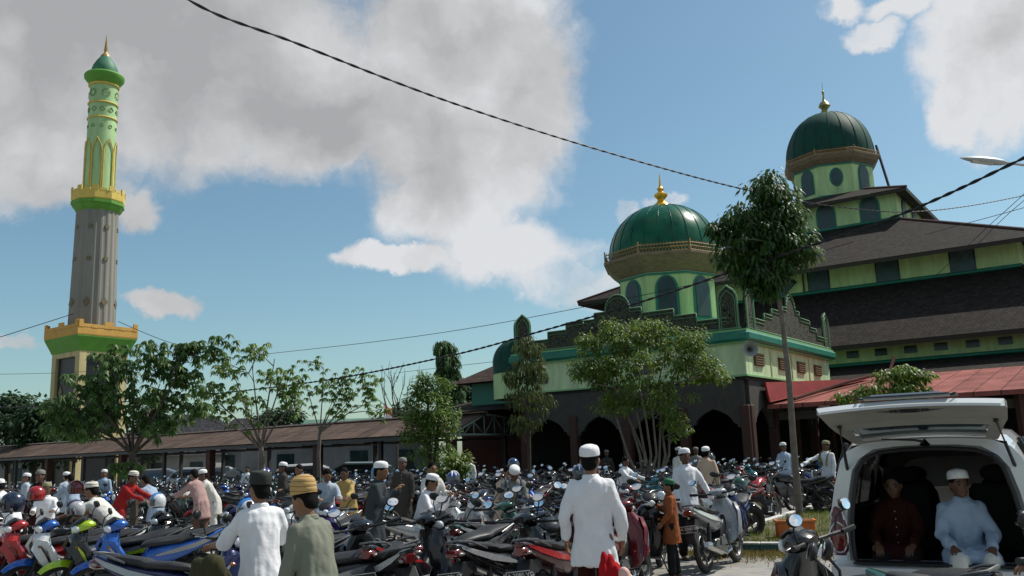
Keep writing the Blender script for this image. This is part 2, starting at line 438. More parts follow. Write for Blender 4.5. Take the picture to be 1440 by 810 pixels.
def shingle(name,c,s1=2.2,bw=.18,rh=.22,ms=.012,va=.35):
    M=bpy.data.materials.new(name); M.use_nodes=True; nt=M.node_tree;N=nt.nodes;L=nt.links;b=N['Principled BSDF']
    tc=N.new('ShaderNodeTexCoord'); uv=tc.outputs['UV']
    br=N.new('ShaderNodeTexBrick'); br.inputs['Scale'].default_value=1.0; br.inputs['Color1'].default_value=(*[x*(1-va) for x in c],1); br.inputs['Color2'].default_value=(*[x*(1+va) for x in c],1)
    br.inputs['Mortar'].default_value=(*[x*.3 for x in c],1); br.inputs['Mortar Size'].default_value=ms; br.inputs['Brick Width'].default_value=bw; br.inputs['Row Height'].default_value=rh; br.offset=.5 if bw<.5 else 0.0
    L.new(uv,br.inputs['Vector'])
    n=N.new('ShaderNodeTexNoise'); n.inputs['Scale'].default_value=s1; n.inputs['Detail'].default_value=8; n.inputs['Roughness'].default_value=.75; L.new(tc.outputs['Object'],n.inputs['Vector'])
    rr=N.new('ShaderNodeMapRange'); rr.inputs[1].default_value=.3; rr.inputs[2].default_value=.7; rr.inputs[3].default_value=.55; rr.inputs[4].default_value=1.5; L.new(n.outputs['Fac'],rr.inputs[0])
    m=N.new('ShaderNodeVectorMath'); m.operation='SCALE'; L.new(br.outputs['Color'],m.inputs[0]); L.new(rr.outputs[0],m.inputs['Scale']); L.new(m.outputs[0],b.inputs['Base Color'])
    bp=N.new('ShaderNodeBump'); bp.inputs['Strength'].default_value=.8; bp.inputs['Distance'].default_value=.03; L.new(br.outputs['Fac'],bp.inputs['Height']); bp.invert=True; L.new(bp.outputs[0],b.inputs['Normal'])
    b.inputs['Roughness'].default_value=.9; b.inputs['Specular IOR Level'].default_value=.2
    return M
shing=shingle('wood_shingle',(.027,.021,.017)); shing2=shingle('brown_roof_tile',(.055,.033,.026))
redroof=shingle('faded_red_roof',(.25,.085,.07),1.1,.8,3.4,.02,.16)
def uvplane(me):   # metric UV on every face (along the level direction, up the slope)
    uvl=me.uv_layers.new(name='UVMap'); me.update()
    for p in me.polygons:
        n=p.normal; a=Z.cross(n)
        a=a.normalized() if a.length>1e-3 else V((1,0,0)); b=n.cross(a)
        for li in p.loop_indices:
            co=me.vertices[me.loops[li].vertex_index].co; uvl.data[li].uv=(co.dot(a),co.dot(b))
MC=V((22.71,60,0))          # centre of the main hall
def P(s,h,z,c=MC): return c+Uv*s-Vv*h+Z*z
def sq(h,z,c=MC,hs=None):
    hs=hs or h
    return [P(-hs,h,z,c),P(hs,h,z,c),P(hs,-h,z,c),P(-hs,-h,z,c)]
hall=empty('mosque_hall',MC,0,'large tiered mosque hall with dark shingle roofs, green walls and dull green top dome','mosque')
off=-MC
def nb(): 
    b=MB(); b.T=Matrix.Translation(off); return b
def roof_tier(h0,z0,h1,z1,th=.22,name='roof',m=shing,par=None,edge=True):
    b=nb(); A=sq(h0,z0);B=sq(h1,z1)
    for i in range(4):
        j=(i+1)%4; b.add([B[i],B[j],A[j],A[i]],[(0,1,2,3)],False)
    o_=b.build(name,m,hall,autosm=False); uvplane(o_.data)
    b=nb(); B2=sq(h1-.0,z1-.02);C2=sq(h1-.03,z1-th); D=sq(h0,z0-th-.5)
    for i in range(4):
        j=(i+1)%4; b.add([B2[i],B2[j],C2[j],C2[i]],[(3,2,1,0)],False); b.add([C2[i],C2[j],D[j],D[i]],[(0,3,2,1)],False)
    b.build('eave',[mat('eave_board',(.035,.03,.022),.8)],hall,autosm=False)
    # ridge caps on the hips
    b=nb()
    for i in range(4):
        b=nb(); b.tube([A[i]+Z*.03,B[i]+Z*.03],.09,6); b.build('ridge_cap',mat('ridge_red',(.06,.025,.02),.85),hall)
    return o_
def wallbox(h,z0,z1,name,m,par,c=MC):
    b=nb(); A=sq(h,z0,c);B=sq(h,z1,c)
    for i in range(4):
        j=(i+1)%4; b.add([A[i],A[j],B[j],B[i]],[(0,1,2,3)],False)
    return b.build(name,m,par,autosm=False)
def panel(s0,s1,z0,z1,h,m,par,name,d=.06,arch=False,side=0):
    # panel on the -V face (side=0) or the -U face (side=1)
    b=nb(); out=(-Vv if side==0 else -Uv); A=(Uv if side==0 else -Vv)
    o=MC+out*(h+d/2)
    if arch:
        w=(s1-s0)/2; c=(s0+s1)/2; poly=[(s0,z0),(s1,z0),(s1,z1-w)]
        for i in range(1,10):
            a=PI*i/10; poly.append((c+w*math.cos(a),z1-w+w*math.sin(a)*1.15))
        poly.append((s0,z1-w))
    else: poly=[(s0,z0),(s1,z0),(s1,z1),(s0,z1)]
    b.plate(poly,(A,Z),o,d); return b.build(name,m,par,autosm=False)
# tiers
wallbox(4.9,14.6,16.85,'upper_wall',wallg,hall)
roof_tier(2.6,17.95,5.7,16.75)
roof_tier(4.9,15.05,13.3,11.15)
wallbox(11.6,9.6,11.65,'middle_wall',wallg,hall)
roof_tier(11.6,10.0,17.5,6.3)
wallbox(16.3,4.6,6.75,'lower_wall',wallg,hall)
roof_tier(16.3,5.35,20.4,4.25)
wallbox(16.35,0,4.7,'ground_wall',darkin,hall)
b=nb()
for (h,z) in ((4.9,15.1),(11.6,10.05)):
    A=sq(h+.06,z)
    for i in range(4): b.tube([A[i],A[(i+1)%4]],.11,4)
for i in range(4):
    A=sq(16.36,5.42); b.tube([A[i],A[(i+1)%4]],.1,4)
b.build('sill_band',teal,hall,autosm=False)
# windows: tall arched on the upper wall, plain shutters below
for s in (-3.3,-.6,2.1): 
    panel(s-.62,s+.62,15.1,16.75,4.9,teal,hall,'window_frame',.05,True); panel(s-.5,s+.5,15.1,16.6,4.95,slate,hall,'window',.05,True)
for s in (-3,0,3): panel(s-.5,s+.5,15.1,16.6,4.9,slate,hall,'window',.08,True,1)
for k,s in enumerate((-9.0,-5.3,-1.6,2.1,5.8,9.2)):
    if k in (3,):
        continue
    panel(s-.55,s+.55,10.1,11.55,11.6,slate,hall,'window',.07); panel(s-.62,s+.62,10.1,11.62,11.6,dkgl,hall,'window_frame',.04)
for s in (-8,-4,0,4,8): panel(s-.55,s+.55,10.1,11.5,11.6,slate,hall,'window',.07,False,1)
# diamond ornament near the left of the middle wall
b=nb(); b.plate([(-.95,0),(0,-.8),(.95,0),(0,.8)],(Uv,Z),P(.55,11.68,10.78),.08); b.build('diamond_window',dkgl,hall,autosm=False)
b=nb(); b.box(P(-.75,11.65,10.8),(.08,.08,1.6)); b.build('downpipe',mat('brown_pipe',(.10,.06,.03),.6),hall,autosm=False)
for s in [x*1.35-15 for x in range(20)]: panel(s-.28,s+.28,5.75,6.1,16.3,dkgl,hall,'vent',.06)
# lantern with dome
LC=MC.copy()
def octa(b,c,prof,n=8,rot=rad(8),smooth=False):
    b.lathe(prof,n,c,rot,smooth=smooth)
b=MB(); octa(b,(0,0,0),[(2.75,16.5),(2.75,20.25)]); b.build('lantern_wall',wallg,hall,autosm=False)
b=MB(); octa(b,(0,0,0),[(2.72,20.15),(2.80,20.2),(3.15,20.45),(3.32,20.7),(3.32,20.8),(2.9,20.8)]); b.build('lantern_cornice',tanm,hall,autosm=False)
b=MB(); octa(b,(0,0,0),[(2.79,20.05),(2.83,20.05),(2.83,20.15),(2.79,20.15)]); octa(b,(0,0,0),[(2.78,17.75),(2.86,17.75),(2.86,17.98),(2.78,17.98)]);b.build('lantern_band',teal,hall,autosm=False)
def dome(par,c,r,hgt,z0,m,n=24,name='dome'):
    b=MB(); prof=[]
    for i in range(15):
        t=i/14*PI/2; prof.append((r*math.cos(t)**.92*(1+.02*math.sin(2*t)) if i<14 else .02, z0+hgt*math.sin(t)))
    b.lathe([(r*1.0,z0-.4)]+prof,n*3,c,0)
    o_=b.build(name,m,par)
    b=MB()                         # standing seams
    for k in range(n):
        a=2*PI*k/n; b.tube([V((c[0]+(p[0]+.012)*math.cos(a),c[1]+(p[0]+.012)*math.sin(a),c[2]+p[1])) for p in prof[:-1]],.012*r/2,4)
    b.build('dome_seam',m,par)
dome(hall,(0,0,0),2.95,3.55,21.05,domed,20)
def railing(par,c,r,z,h,n=8,rot=rad(8),m=gold,pitch=.16):
    b=MB(); pts=[V((c[0]+r*math.cos(2*PI*k/n+rot),c[1]+r*math.sin(2*PI*k/n+rot),c[2]+z)) for k in range(n)]
    for k in range(n):
        A,B=pts[k],pts[(k+1)%n]; b.tube([A+Z*h,B+Z*h],.028,5); b.tube([A+Z*.04,B+Z*.04],.03,5); b.tube([A+Z*h*.62,B+Z*h*.62],.018,4)
        L_=(B-A).length; m_=int(L_/pitch)
        for i in range(m_):
            p=A.lerp(B,i/m_); q=A.lerp(B,(i+1)/m_)
            b.tube([p,q+Z*h*.62],.012,3,False); b.tube([q,p+Z*h*.62],.012,3,False)
            b.tube([p+Z*h*.6,p+Z*(h+.10)],[.014,.006],4)
        b.tube([A,A+Z*(h+.16)],.035,5)
    b.build('railing',m,par)
railing(hall,(0,0,0),3.27,20.78,.24)
b=MB(); b.lathe([(.35,24.6),(.28,24.8),(.2,24.95),(.42,25.2),(.3,25.45),(.12,25.6),(.05,26.0),(.10,26.3),(.02,26.4),(.012,27.0)],14); b.build('finial',mat('dull_finial',(.30,.28,.10),.4,.3),hall)
def octwin(par,c,R,z0,z1,w,k,rot,m1,m2,n=8,ov=False):
    a=2*PI*(k+.5)/n+rot; out=V((math.cos(a),math.sin(a),0)); A=V((-out.y,out.x,0)); ap=R*math.cos(PI/n)
    for (dw,d,m,nm) in ((.12,.04,m1,'window_frame'),(0,.07,m2,'window')):
        ww=w+dw; 
        if ov: poly=[(ww*math.cos(2*PI*i/16)*1.0,(z0+z1)/2+(z1-z0+dw)/2*math.sin(2*PI*i/16)) for i in range(16)]
        else:
            poly=[(-ww,z0-dw*.3),(ww,z0-dw*.3),(ww,z1-ww)]
            for i in range(1,10):
                t=PI*i/10; poly.append((ww*math.cos(t),z1-ww+ww*math.sin(t)*1.3+dw*.3))
            poly.append((-ww,z1-ww))
        b=MB(); b.plate(poly,(A,Z),V(c)+out*(ap+d/2),d); b.build(nm,m,par,autosm=False)
for k in range(8): octwin(hall,(0,0,0),2.75,18.3 if k%2==0 else 18.6,19.9 if k%2==0 else 19.8,.42 if k%2==0 else .32,k,rad(8),teal,slate,ov=(k%2==1))
# leaning pole beside the lantern
def _ln():
    a=aty(1232,205,61.5)-MC; b_=aty(1250,262,57.5)-MC
    b=MB(); b.tube([a,b_],.09,6); b.build('brace_pole',mat('dark_metal',(.02,.025,.03),.9,spec=.1),hall)
_ln()
# faded red lean-to roof on the right of the porch
canopy=empty('red_canopy',P(-12,25,0),0,'faded red lean-to roof beside the porch, above the white van','canopy')
offc=-P(-12,25,0)
b=MB(); b.T=Matrix.Translation(offc); A=[P(-5.2,20.6,4.45),P(-26,20.6,4.45),P(-26,29.6,3.12),P(-4.3,29.6,3.12)]
b.add(A+[p-Z*.16 for p in A],[(0,3,2,1),(4,5,6,7),(3,7,6,2),(0,4,7,3),(1,2,6,5)],False); o_=b.build('roof_sheet',redroof,canopy,autosm=False); uvplane(o_.data)
b=MB(); b.T=Matrix.Translation(offc); A=[P(-4.25,29.65,3.95),P(-4.25,22,4.35),P(-6.2,22,4.3),P(-4.4,29.75,3.2)]
b.add(A+[p-Uv*.08 for p in A],[(0,1,2,3),(7,6,5,4),(0,3,7,4),(0,4,5,1)],False)
b.build('side_panel',redpan,canopy,autosm=False)
b=MB(); b.T=Matrix.Translation(offc)
b.tube([P(-5.2,29.3,3.28),P(-5.9,25,4.0),P(-7.0,21.6,4.6),P(-7.1,21.0,5.2)],.07,6); b.build('roof_pipe',redroof,canopy)
b=MB(); b.T=Matrix.Translation(offc)
for s in (-8,-12.5,-17,-21.5):
    b=MB(); b.T=Matrix.Translation(offc); b.box(P(s,29.2,1.5),(.3,.3,3.1)); b.build('pillar',brownp,canopy,autosm=False)
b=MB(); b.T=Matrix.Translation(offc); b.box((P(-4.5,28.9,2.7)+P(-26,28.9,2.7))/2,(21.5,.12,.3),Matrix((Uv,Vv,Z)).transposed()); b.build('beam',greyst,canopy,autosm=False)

# ---------------- domed porch
C0=V((8.31,32,0)); 
def Q(c,w,z): return C0+Uv*c+Vv*w+Z*z
PC=Q(5,5.25,0); porch=empty('domed_porch',PC,0,'domed mosque porch with glossy green dome, lattice parapet and arched arcade','mosque porch')
def pb():
    b=MB(); b.T=Matrix.Translation(-PC); return b
RUV=Matrix((Uv,Vv,Z)).transposed()
b=pb(); b.box(Q(5,5.25,4.78),(10,10.5,1.22),RUV); b.build('upper_wall',wallp,porch,autosm=False)
b=pb(); b.box(Q(5,5.25,5.56),(10.6,11.1,.36),RUV,.08); b.build('cornice',teal,porch,autosm=False)
b=pb(); b.box(Q(5,5.25,5.78),(10.4,10.9,.06),RUV); b.box(Q(5,5.25,5.35),(10.3,10.8,.05),RUV); b.box(Q(5,5.25,4.15),(10.1,10.6,.06),RUV); b.build('cornice_line',mat('light_green_trim',(.22,.45,.2),.6),porch,autosm=False)
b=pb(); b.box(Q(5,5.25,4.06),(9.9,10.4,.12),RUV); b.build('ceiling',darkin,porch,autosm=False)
bm_=mat('brown_vent',(.13,.075,.04),.8,noise_s=20,noise_a=.5); bmf=mat('vent_frame',(.25,.22,.12),.7)
for w in (1.3,4.0,6.3,8.6):
    b=pb(); b.box(Q(-.03,w,4.78),(.08,.95,.46),RUV); b.build('vent',bm_,porch,autosm=False)
    b=pb()
    for i in range(5): b.box(Q(-.06,w,4.60+.09*i),(.08,.9,.02),RUV)
    b.build('vent_slats',bmf,porch,autosm=False)
for w in (2.65,5.15,7.45):
    b=pb(); b.box(Q(-.01,w,4.7),(.05,.06,1.0),RUV); b.build('pilaster',mat('pale_line',(.42,.55,.30),.7),porch,autosm=False)
for c in (1.6,4,6.4,9.0):
    b=pb(); b.box(Q(c,-.03,4.7),(1.0,.08,.42),RUV); b.build('vent',dkgl,porch,autosm=False)
# lattice parapet
def lattice():
    M=bpy.data.materials.new('lattice'); M.use_nodes=True; nt=M.node_tree;N=nt.nodes;L=nt.links;bb=N['Principled BSDF']
    tc=N.new('ShaderNodeTexCoord'); v=N.new('ShaderNodeTexVoronoi'); v.inputs['Scale'].default_value=8; v.feature='F1'; L.new(tc.outputs['Object'],v.inputs['Vector'])
    r=N.new('ShaderNodeValToRGB'); r.color_ramp.interpolation='CONSTANT'; e=r.color_ramp.elements; e[0].color=(.16,.19,.11,1); e[1].position=.20; e[1].color=(.020,.018,.012,1); x=e.new(.52); x.color=(.045,.055,.03,1)
    L.new(v.outputs['Distance'],r.inputs[0]); L.new(r.outputs[0],bb.inputs['Base Color']); bb.inputs['Roughness'].default_value=.8
    lt=N.new('ShaderNodeMath'); lt.operation='LESS_THAN'; v2=N.new('ShaderNodeTexVoronoi'); v2.inputs['Scale'].default_value=3.7; L.new(tc.outputs['Object'],v2.inputs['Vector']); lt.inputs[1].default_value=.17; L.new(v2.outputs['Distance'],lt.inputs[0])
    tr=N.new('ShaderNodeBsdfTransparent'); ms=N.new('ShaderNodeMixShader'); L.new(lt.outputs[0],ms.inputs[0]); L.new(bb.outputs[0],ms.inputs[1]); L.new(tr.outputs[0],ms.inputs[2]); L.new(ms.outputs[0],N['Material Output'].inputs['Surface'])
    return M
latm=lattice(); trim=mat('parapet_trim',(.11,.24,.12),.7)
def parapet(org,A,out,Ln):
    h=Ln/2; prof=[(0,.48),(h-3.3,.48),(h-3.3,.78),(h-2.4,.78),(h-2.4,1.06),(h-1.05,1.06),(h-1.05,1.30),(h-.6,1.30)]
    prof=[(max(.5,x),z) for x,z in prof]
    pts=[(p[0],p[1]) for p in prof]
    arc=[(h+.54*math.cos(PI-PI*i/12), 1.30+.04+.58*math.sin(PI*i/12)) for i in range(13)]
    pts+=arc+[(2*h-x,z) for x,z in prof[::-1]]
    poly=[(pts[0][0],0)]+pts+[(pts[-1][0],0)]
    b=pb(); b.plate(poly,(A,Z),org+Z*5.8,.06); b.build('lattice_panel',latm,porch,autosm=False)
    b=pb()
    for d,rr in ((0,.028),(-.13,.016)):
        q=[org+A*(x)+Z*(5.8+z+d)+out*.05 for x,z in pts]
        for i in range(len(q)-1): b.tube([q[i],q[i+1]],rr,4)
    b.tube([org+Z*5.86+out*.05,org+A*Ln+Z*5.86+out*.05],.04,4)
    b.build('parapet_trim',trim,porch,autosm=False)
    for c in (.45,Ln-.45):            # pointed arch finials at the ends
        w=.36; poly=[(c-w,0),(c+w,0),(c+w,1.16)]+[(c+w*math.cos(PI*i/8),1.16+.42*math.sin(PI*i/8)+(.08 if i==4 else 0)) for i in range(1,8)]+[(c-w,1.16)]
        b=pb(); b.plate(poly,(A,Z),org+Z*5.8,.10); b.build('arch_panel',latm,porch,autosm=False)
        b=pb()
        for sc,rr in ((1,.04),(.78,.02)):
            q=[org+A*(c+(x-c)*sc)+Z*(5.8+z*(.5+.5*sc))+out*.06 for x,z in poly]
            for i in range(1,len(q)-1): b.tube([q[i],q[i+1]],rr,5)
            b.tube([q[-1],q[0]],rr,5)
        b.build('arch_frame',trim,porch)
parapet(Q(0,-.1,0),Uv,-Vv,10); parapet(Q(-.1,0,0),Vv,-Uv,10.5); parapet(Q(10.1,0,0),Vv,Uv,10.5)
# drum, flared cornice, railing, dome, finial
ro=rad(12)
DC=(-.27,.0,0)
b=MB(); b.lathe([(2.2,5.6),(2.2,9.2)],8,DC,ro,smooth=False); b.build('drum',wallg,porch,autosm=False)
b=MB(); b.lathe([(2.17,9.05),(2.22,9.1),(2.32,9.2),(2.62,9.45),(2.86,9.72),(2.90,9.72),(2.90,9.83),(2.4,9.83)],8,DC,ro,smooth=False); b.build('drum_cornice',tanm,porch,autosm=False)
b=MB(); b.lathe([(2.22,8.96),(2.26,8.96),(2.26,9.05),(2.22,9.05)],8,DC,ro,smooth=False); b.lathe([(2.21,6.9),(2.26,6.9),(2.26,7.1),(2.21,7.1)],8,DC,ro,smooth=False); b.build('drum_band',teal,porch,autosm=False)
for k in range(8): octwin(porch,DC,2.2,7.15,8.75,.38,k,ro,teal,dkgl if k%2 else slate)
railing(porch,DC,2.84,9.8,.36,8,ro,gold,.13)
dome(porch,DC,2.5,2.55,9.95,domeg,24)
b=MB(); b.lathe([(.46,12.42),(.40,12.55),(.22,12.68),(.15,12.82),(.30,12.98),(.31,13.06),(.12,13.18),(.10,13.24),(.17,13.32),(.07,13.42),(.05,13.6),(.02,13.95),(.005,14.1)],18,DC); b.build('finial',goldb,porch)
# arcade: columns and lobed arches, on the left face and right face
def arcade(org,A,out,n,bay,name='arch_wall',h=4.1):
    for i in range(n+1):
        b=pb(); b.box(org+A*(i*bay)+Z*2.0,(.34,.34,2.2),RUV,.03); b.build('column',brownp,porch,autosm=False)
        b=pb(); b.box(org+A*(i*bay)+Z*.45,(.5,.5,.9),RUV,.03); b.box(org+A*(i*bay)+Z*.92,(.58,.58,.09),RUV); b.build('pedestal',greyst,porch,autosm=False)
    for i in range(n):
        a0=i*bay; w=bay/2-.16; c=a0+bay/2; pr=[]
        for (x,z) in ((-1,2.15),(-.97,2.3),(-.86,2.32),(-.84,2.45),(-.72,2.47),(-.66,2.62),(-.5,2.78),(-.25,2.92),(0,3.02)): pr.append((c+x*w,z))
        pr+= [(2*c-x,z) for x,z in pr[-2::-1]]
        poly=[(a0+.0,2.15)]+pr+[(a0+bay,2.15),(a0+bay,h),(a0,h)]
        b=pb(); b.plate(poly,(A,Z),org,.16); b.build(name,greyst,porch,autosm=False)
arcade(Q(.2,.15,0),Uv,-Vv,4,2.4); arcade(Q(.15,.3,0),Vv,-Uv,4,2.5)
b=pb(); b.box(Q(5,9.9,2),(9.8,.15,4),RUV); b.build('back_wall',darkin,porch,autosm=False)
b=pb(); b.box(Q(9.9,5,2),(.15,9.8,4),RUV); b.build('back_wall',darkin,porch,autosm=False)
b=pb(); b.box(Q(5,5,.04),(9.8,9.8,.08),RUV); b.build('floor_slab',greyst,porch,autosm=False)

# left wing with hipped roof and half dome
WC=Q(14.5,5,0); wing=empty('side_wing',WC,0,'brown hip-roofed side wing of the mosque with small green dome, left of the porch','building')
def wb():
    b=MB(); b.T=Matrix.Translation(-WC); return b
def hip(b,c,hu,hv,z0,z1,ridge):
    A=[c+Uv*su*hu+Vv*sv*hv+Z*z0 for su,sv in ((-1,-1),(1,-1),(1,1),(-1,1))]; r0=c-Uv*ridge+Z*z1; r1=c+Uv*ridge+Z*z1
    b.add(A+[r0,r1],[(1,0,4,5),(2,1,5),(3,2,5,4),(0,3,4),(0,1,2,3)],False)
b=wb(); hip(b,Q(12.1,5,0),2.3,4.2,4.9,6.7,.3); o_=b.build('roof',shing2,wing,autosm=False); uvplane(o_.data)
b=wb(); b.box(Q(12.0,5,4.3),(3.6,6.6,1.2),RUV); b.build('upper_wall',teal,wing,autosm=False)
b=wb(); hip(b,Q(12.6,5,0),3.4,5.4,3.55,4.5,1.6); o_=b.build('lower_roof',shing,wing,autosm=False); uvplane(o_.data)
b=wb(); b.box(Q(13.0,6.4,1.8),(5.6,6.0,3.5),RUV); b.build('wall',mat('maroon_wall',(.09,.025,.02),.8,noise_s=2),wing,autosm=False)
dome(wing,tuple(Q(10.6,1.0,0)-WC),1.15,1.15,5.5,domed,16)
b=wb(); b.lathe([(1.15,4.0),(1.15,5.4)],16,tuple(Q(10.6,1.0,0))); b.build('dome_drum',wallg,wing)

# ---------------- loudspeaker on the porch corner
sp=empty('loudspeaker',Q(-.12,.05,5.05),0,'grey horn loudspeaker on the corner of the porch wall','loudspeaker')
dr=(V((0,0,H))-Q(-.12,.05,5.05)); dr.z*=.3; dr.normalize(); dr=(dr+V((.15,0,0))).normalized(); q=dr.to_track_quat('Z','Y').to_matrix().to_4x4()
b=MB(); b.T=q; b.lathe([(.06,-.12),(.07,.1),(.10,.25),(.2,.42),(.27,.48),(.275,.5),(.25,.485),(.18,.4),(.08,.25),(.02,.24)],20,caps=False); b.build('horn',mat('speaker_grey',(.32,.33,.31),.5),sp)
b=MB(); b.T=q; b.ell((0,0,.30),(.07,.07,.08)); b.lathe([(.11,-.25),(.11,-.1)],14); b.build('driver',mat('speaker_dark',(.03,.03,.03),.5),sp)
b=MB(); b.tube([(0,0,0),-Uv*-.3+V((0,0,-.15))],.03,6); b.build('bracket',mat('speaker_dark',(.03,.03,.03)),sp)

# ---------------- minaret
MN=V((aty(128,480,72).x,72,0)); mina=empty('minaret',MN,0,'tall fluted grey and mint green minaret with gold arches and orange crenellated base','minaret')
cream=mat('cream_wall',(.50,.42,.21),.75,noise_s=2.5,noise_a=.25,streak=.15); orange=mat('orange_cornice',(.58,.33,.07),.7,noise_s=1.5,noise_a=.15)
leafg=mat('grass_green_trim',(.10,.30,.03),.6,noise_s=1.5); mint=mat('mint_wall',(.38,.57,.27),.7,noise_s=2.5,noise_a=.2,streak=.2); yel=mat('yellow_trim',(.66,.49,.10),.6,noise_s=2,noise_a=.12)
concrete=mat('ribbed_concrete',(.24,.23,.20),.85,noise_s=2.2,noise_a=.18,streak=.08)
RM=RUV.to_4x4()
def mbb():
    b=MB(); b.T=RM; return b
b=mbb()
for sx in (-1,1):
    for sy in (-1,1): b.box((sx*1.75,sy*1.75,5.5),(.62,.62,11),None,.04)
b.box((0,0,10.75),(4.1,4.1,.5)); b.box((0,0,4.2),(4.1,4.1,.55)); b.box((0,0,6.9),(.25,4.08,.0+.2)); 
b.build('base_frame',cream,mina,autosm=False)
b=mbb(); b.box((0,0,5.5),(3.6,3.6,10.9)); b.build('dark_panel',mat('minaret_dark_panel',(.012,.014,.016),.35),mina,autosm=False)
b=mbb(); 
for s in (-1,1):
    b.plate([(0,.5),(.28,0),(0,-.5),(-.28,0)],(V((1,0,0)),Z),V((0.9,-1.83,7.8)),.05); b.plate([(0,.42),(.22,0),(0,-.42),(-.22,0)],(V((0,1,0)),Z),V((-1.83,.6,7.8)),.05)
b.build('diamond_ornament',cream,mina,autosm=False)
b=mbb(); b.lathe([(2.95,10.9),(3.1,11.2),(3.35,11.65),(3.55,12.0),(3.55,12.1)],4,(0,0,0),PI/4,smooth=False); b.build('green_flare',leafg,mina,autosm=False)
b=mbb(); b.lathe([(3.57,12.1),(3.6,12.2),(3.6,12.75),(3.5,12.75),(3.5,12.3)],4,(0,0,0),PI/4,smooth=False)
hs=2.52
for side in range(4):
    R=Matrix.Rotation(PI/2*side,3,'Z')
    for (x,w,hh) in ((0,.7,.55),(-2.3,.35,.6),(2.3,.35,.6),(-1.2,.5,.22),(1.2,.5,.22)):
        b.box(R@V((x,-hs,12.7+hh/2)),(w,.12,hh),R)
    b.box(R@V((-.0,-hs,12.85)),(4.9,.1,.25),R)
b.build('base_parapet',orange,mina,autosm=False)
b=MB(); n=20
prof=[]
ring=lambda r,z: [V((r*(1+.017*(1 if (j%4)<2 else -1))*math.cos(2*PI*j/(n*4)),r*(1+.017*(1 if (j%4)<2 else -1))*math.sin(2*PI*j/(n*4)),z)) for j in range(n*4)]
b.smooth=False; b.rings([ring(1.78,12.6),ring(1.68,18),ring(1.6,22.9)]); b.build('shaft',concrete,mina,autosm=False)
ornm=mat('shaft_ornament',(.16,.13,.07),.7)
for z,cnt in ((15.0,8),(18.6,8),(21.3,8)):
    for k in range(cnt):
        b=MB(); a=2*PI*k/cnt+.15; out=V((math.cos(a),math.sin(a),0)); A=V((-out.y,out.x,0)); rr=1.79-.018*(z-12.6)*1.0
        if z<16: b.plate([(0,.38),(.30,0),(0,-.38),(-.30,0)],(A,Z),out*(rr+.02)+Z*z,.08)
        else: b.plate([(.22*math.cos(PI*i/4)*(1 if i%2 else .7),.22*math.sin(PI*i/4)*(1 if i%2 else .7)) for i in range(8)],(A,Z),out*(rr+.02)+Z*z,.08)
        b.build('shaft_ornament',ornm,mina,autosm=False)
b=MB(); b.lathe([(1.6,22.7),(1.85,22.95),(2.0,23.25),(2.1,23.3),(2.1,23.55),(2.0,23.6)],10,smooth=False); b.build('gallery_flare',leafg,mina,autosm=False)
b=MB(); b.lathe([(2.05,23.6),(2.1,23.7),(2.1,24.35),(1.98,24.35),(1.98,23.8),(1.1,23.8)],10,smooth=False,caps=False)
for k in range(10):
    a=2*PI*k/10; out=V((math.cos(a),math.sin(a),0)); A=V((-out.y,out.x,0)); R=Matrix((A,out,Z)).transposed(); b.box(out*2.03+Z*24.5,(.42,.12,.45),R)
    a+=PI/10; out=V((math.cos(a),math.sin(a),0)); A=V((-out.y,out.x,0)); R=Matrix((A,out,Z)).transposed(); b.box(out*1.95+Z*24.4,(.5,.12,.2),R)
b.build('gallery_parapet',yel,mina,autosm=False)
b=MB(); b.lathe([(1.16,23.8),(1.14,29),(1.10,34.2)],28); b.build('upper_shaft',mint,mina)
b=MB(); 
for k in range(8):                       # tall pointed gold arches
    a=2*PI*k/8+.2; w=.40; q=[]
    for (x,z) in ((-w,24.2),(-w,28.0),(-w*.7,28.5),(0,29.1),(w*.7,28.5),(w,28.0),(w,24.2)):
        an=a+x/1.2; q.append(V((1.22*math.cos(an),1.22*math.sin(an),z)))
    b.tube(q,.055,5)
b.build('gold_arch',yel,mina)
b=MB()
for z in (29.3,31.6,33.95):
    pass
for z in (31.0,32.35):
    b=MB(); b.torus((0,0,z),1.16,.075,28,6,'z'); b.build('gold_ring',yel,mina)
b=MB()
b.torus((0,0,34.05),1.16,.1,28,6,'z'); b.build('gold_ring',yel,mina)
b=MB()
for z,cnt,kind in ((30.2,10,'o'),(31.7,10,'d'),(33.2,6,'s')):
    for k in range(cnt):
        a=2*PI*k/cnt+.1; pts=[]
        m_={'o':10,'d':4,'s':16}[kind]; r_={'o':.14,'d':.22,'s':.36}[kind]
        for i in range(m_+1):
            t=2*PI*i/m_; rr=r_*(1 if kind!='s' else (1 if i%2 else .72)); x=rr*math.cos(t); z2=rr*math.sin(t); an=a+x/1.13; pts.append(V((1.15*math.cos(an),1.15*math.sin(an),z+z2)))
        b.tube(pts,.03,4)
b.build('shaft_emblem',mat('emblem_green',(.15,.28,.10),.6),mina)
b=MB(); b.lathe([(1.12,34.1),(1.4,34.45),(1.6,34.7),(1.62,34.95),(1.5,35.1),(1.0,35.1)],24); b.build('cap_ring',leafg,mina)
b=MB(); b.lathe([(1.05,35.1),(1.08,35.5),(.95,35.95),(.7,36.4),(.42,36.8),(.3,36.95)],24); b.build('cap_dome',mat('cap_green',(.05,.18,.10),.6,noise_s=2),mina)
b=MB(); b.lathe([(.42,36.75),(.38,36.95),(.2,37.15),(.13,37.3),(.16,37.4),(.02,38.9)],12); b.build('spire',mat('dull_gold',(.45,.27,.09),.45,.3),mina)

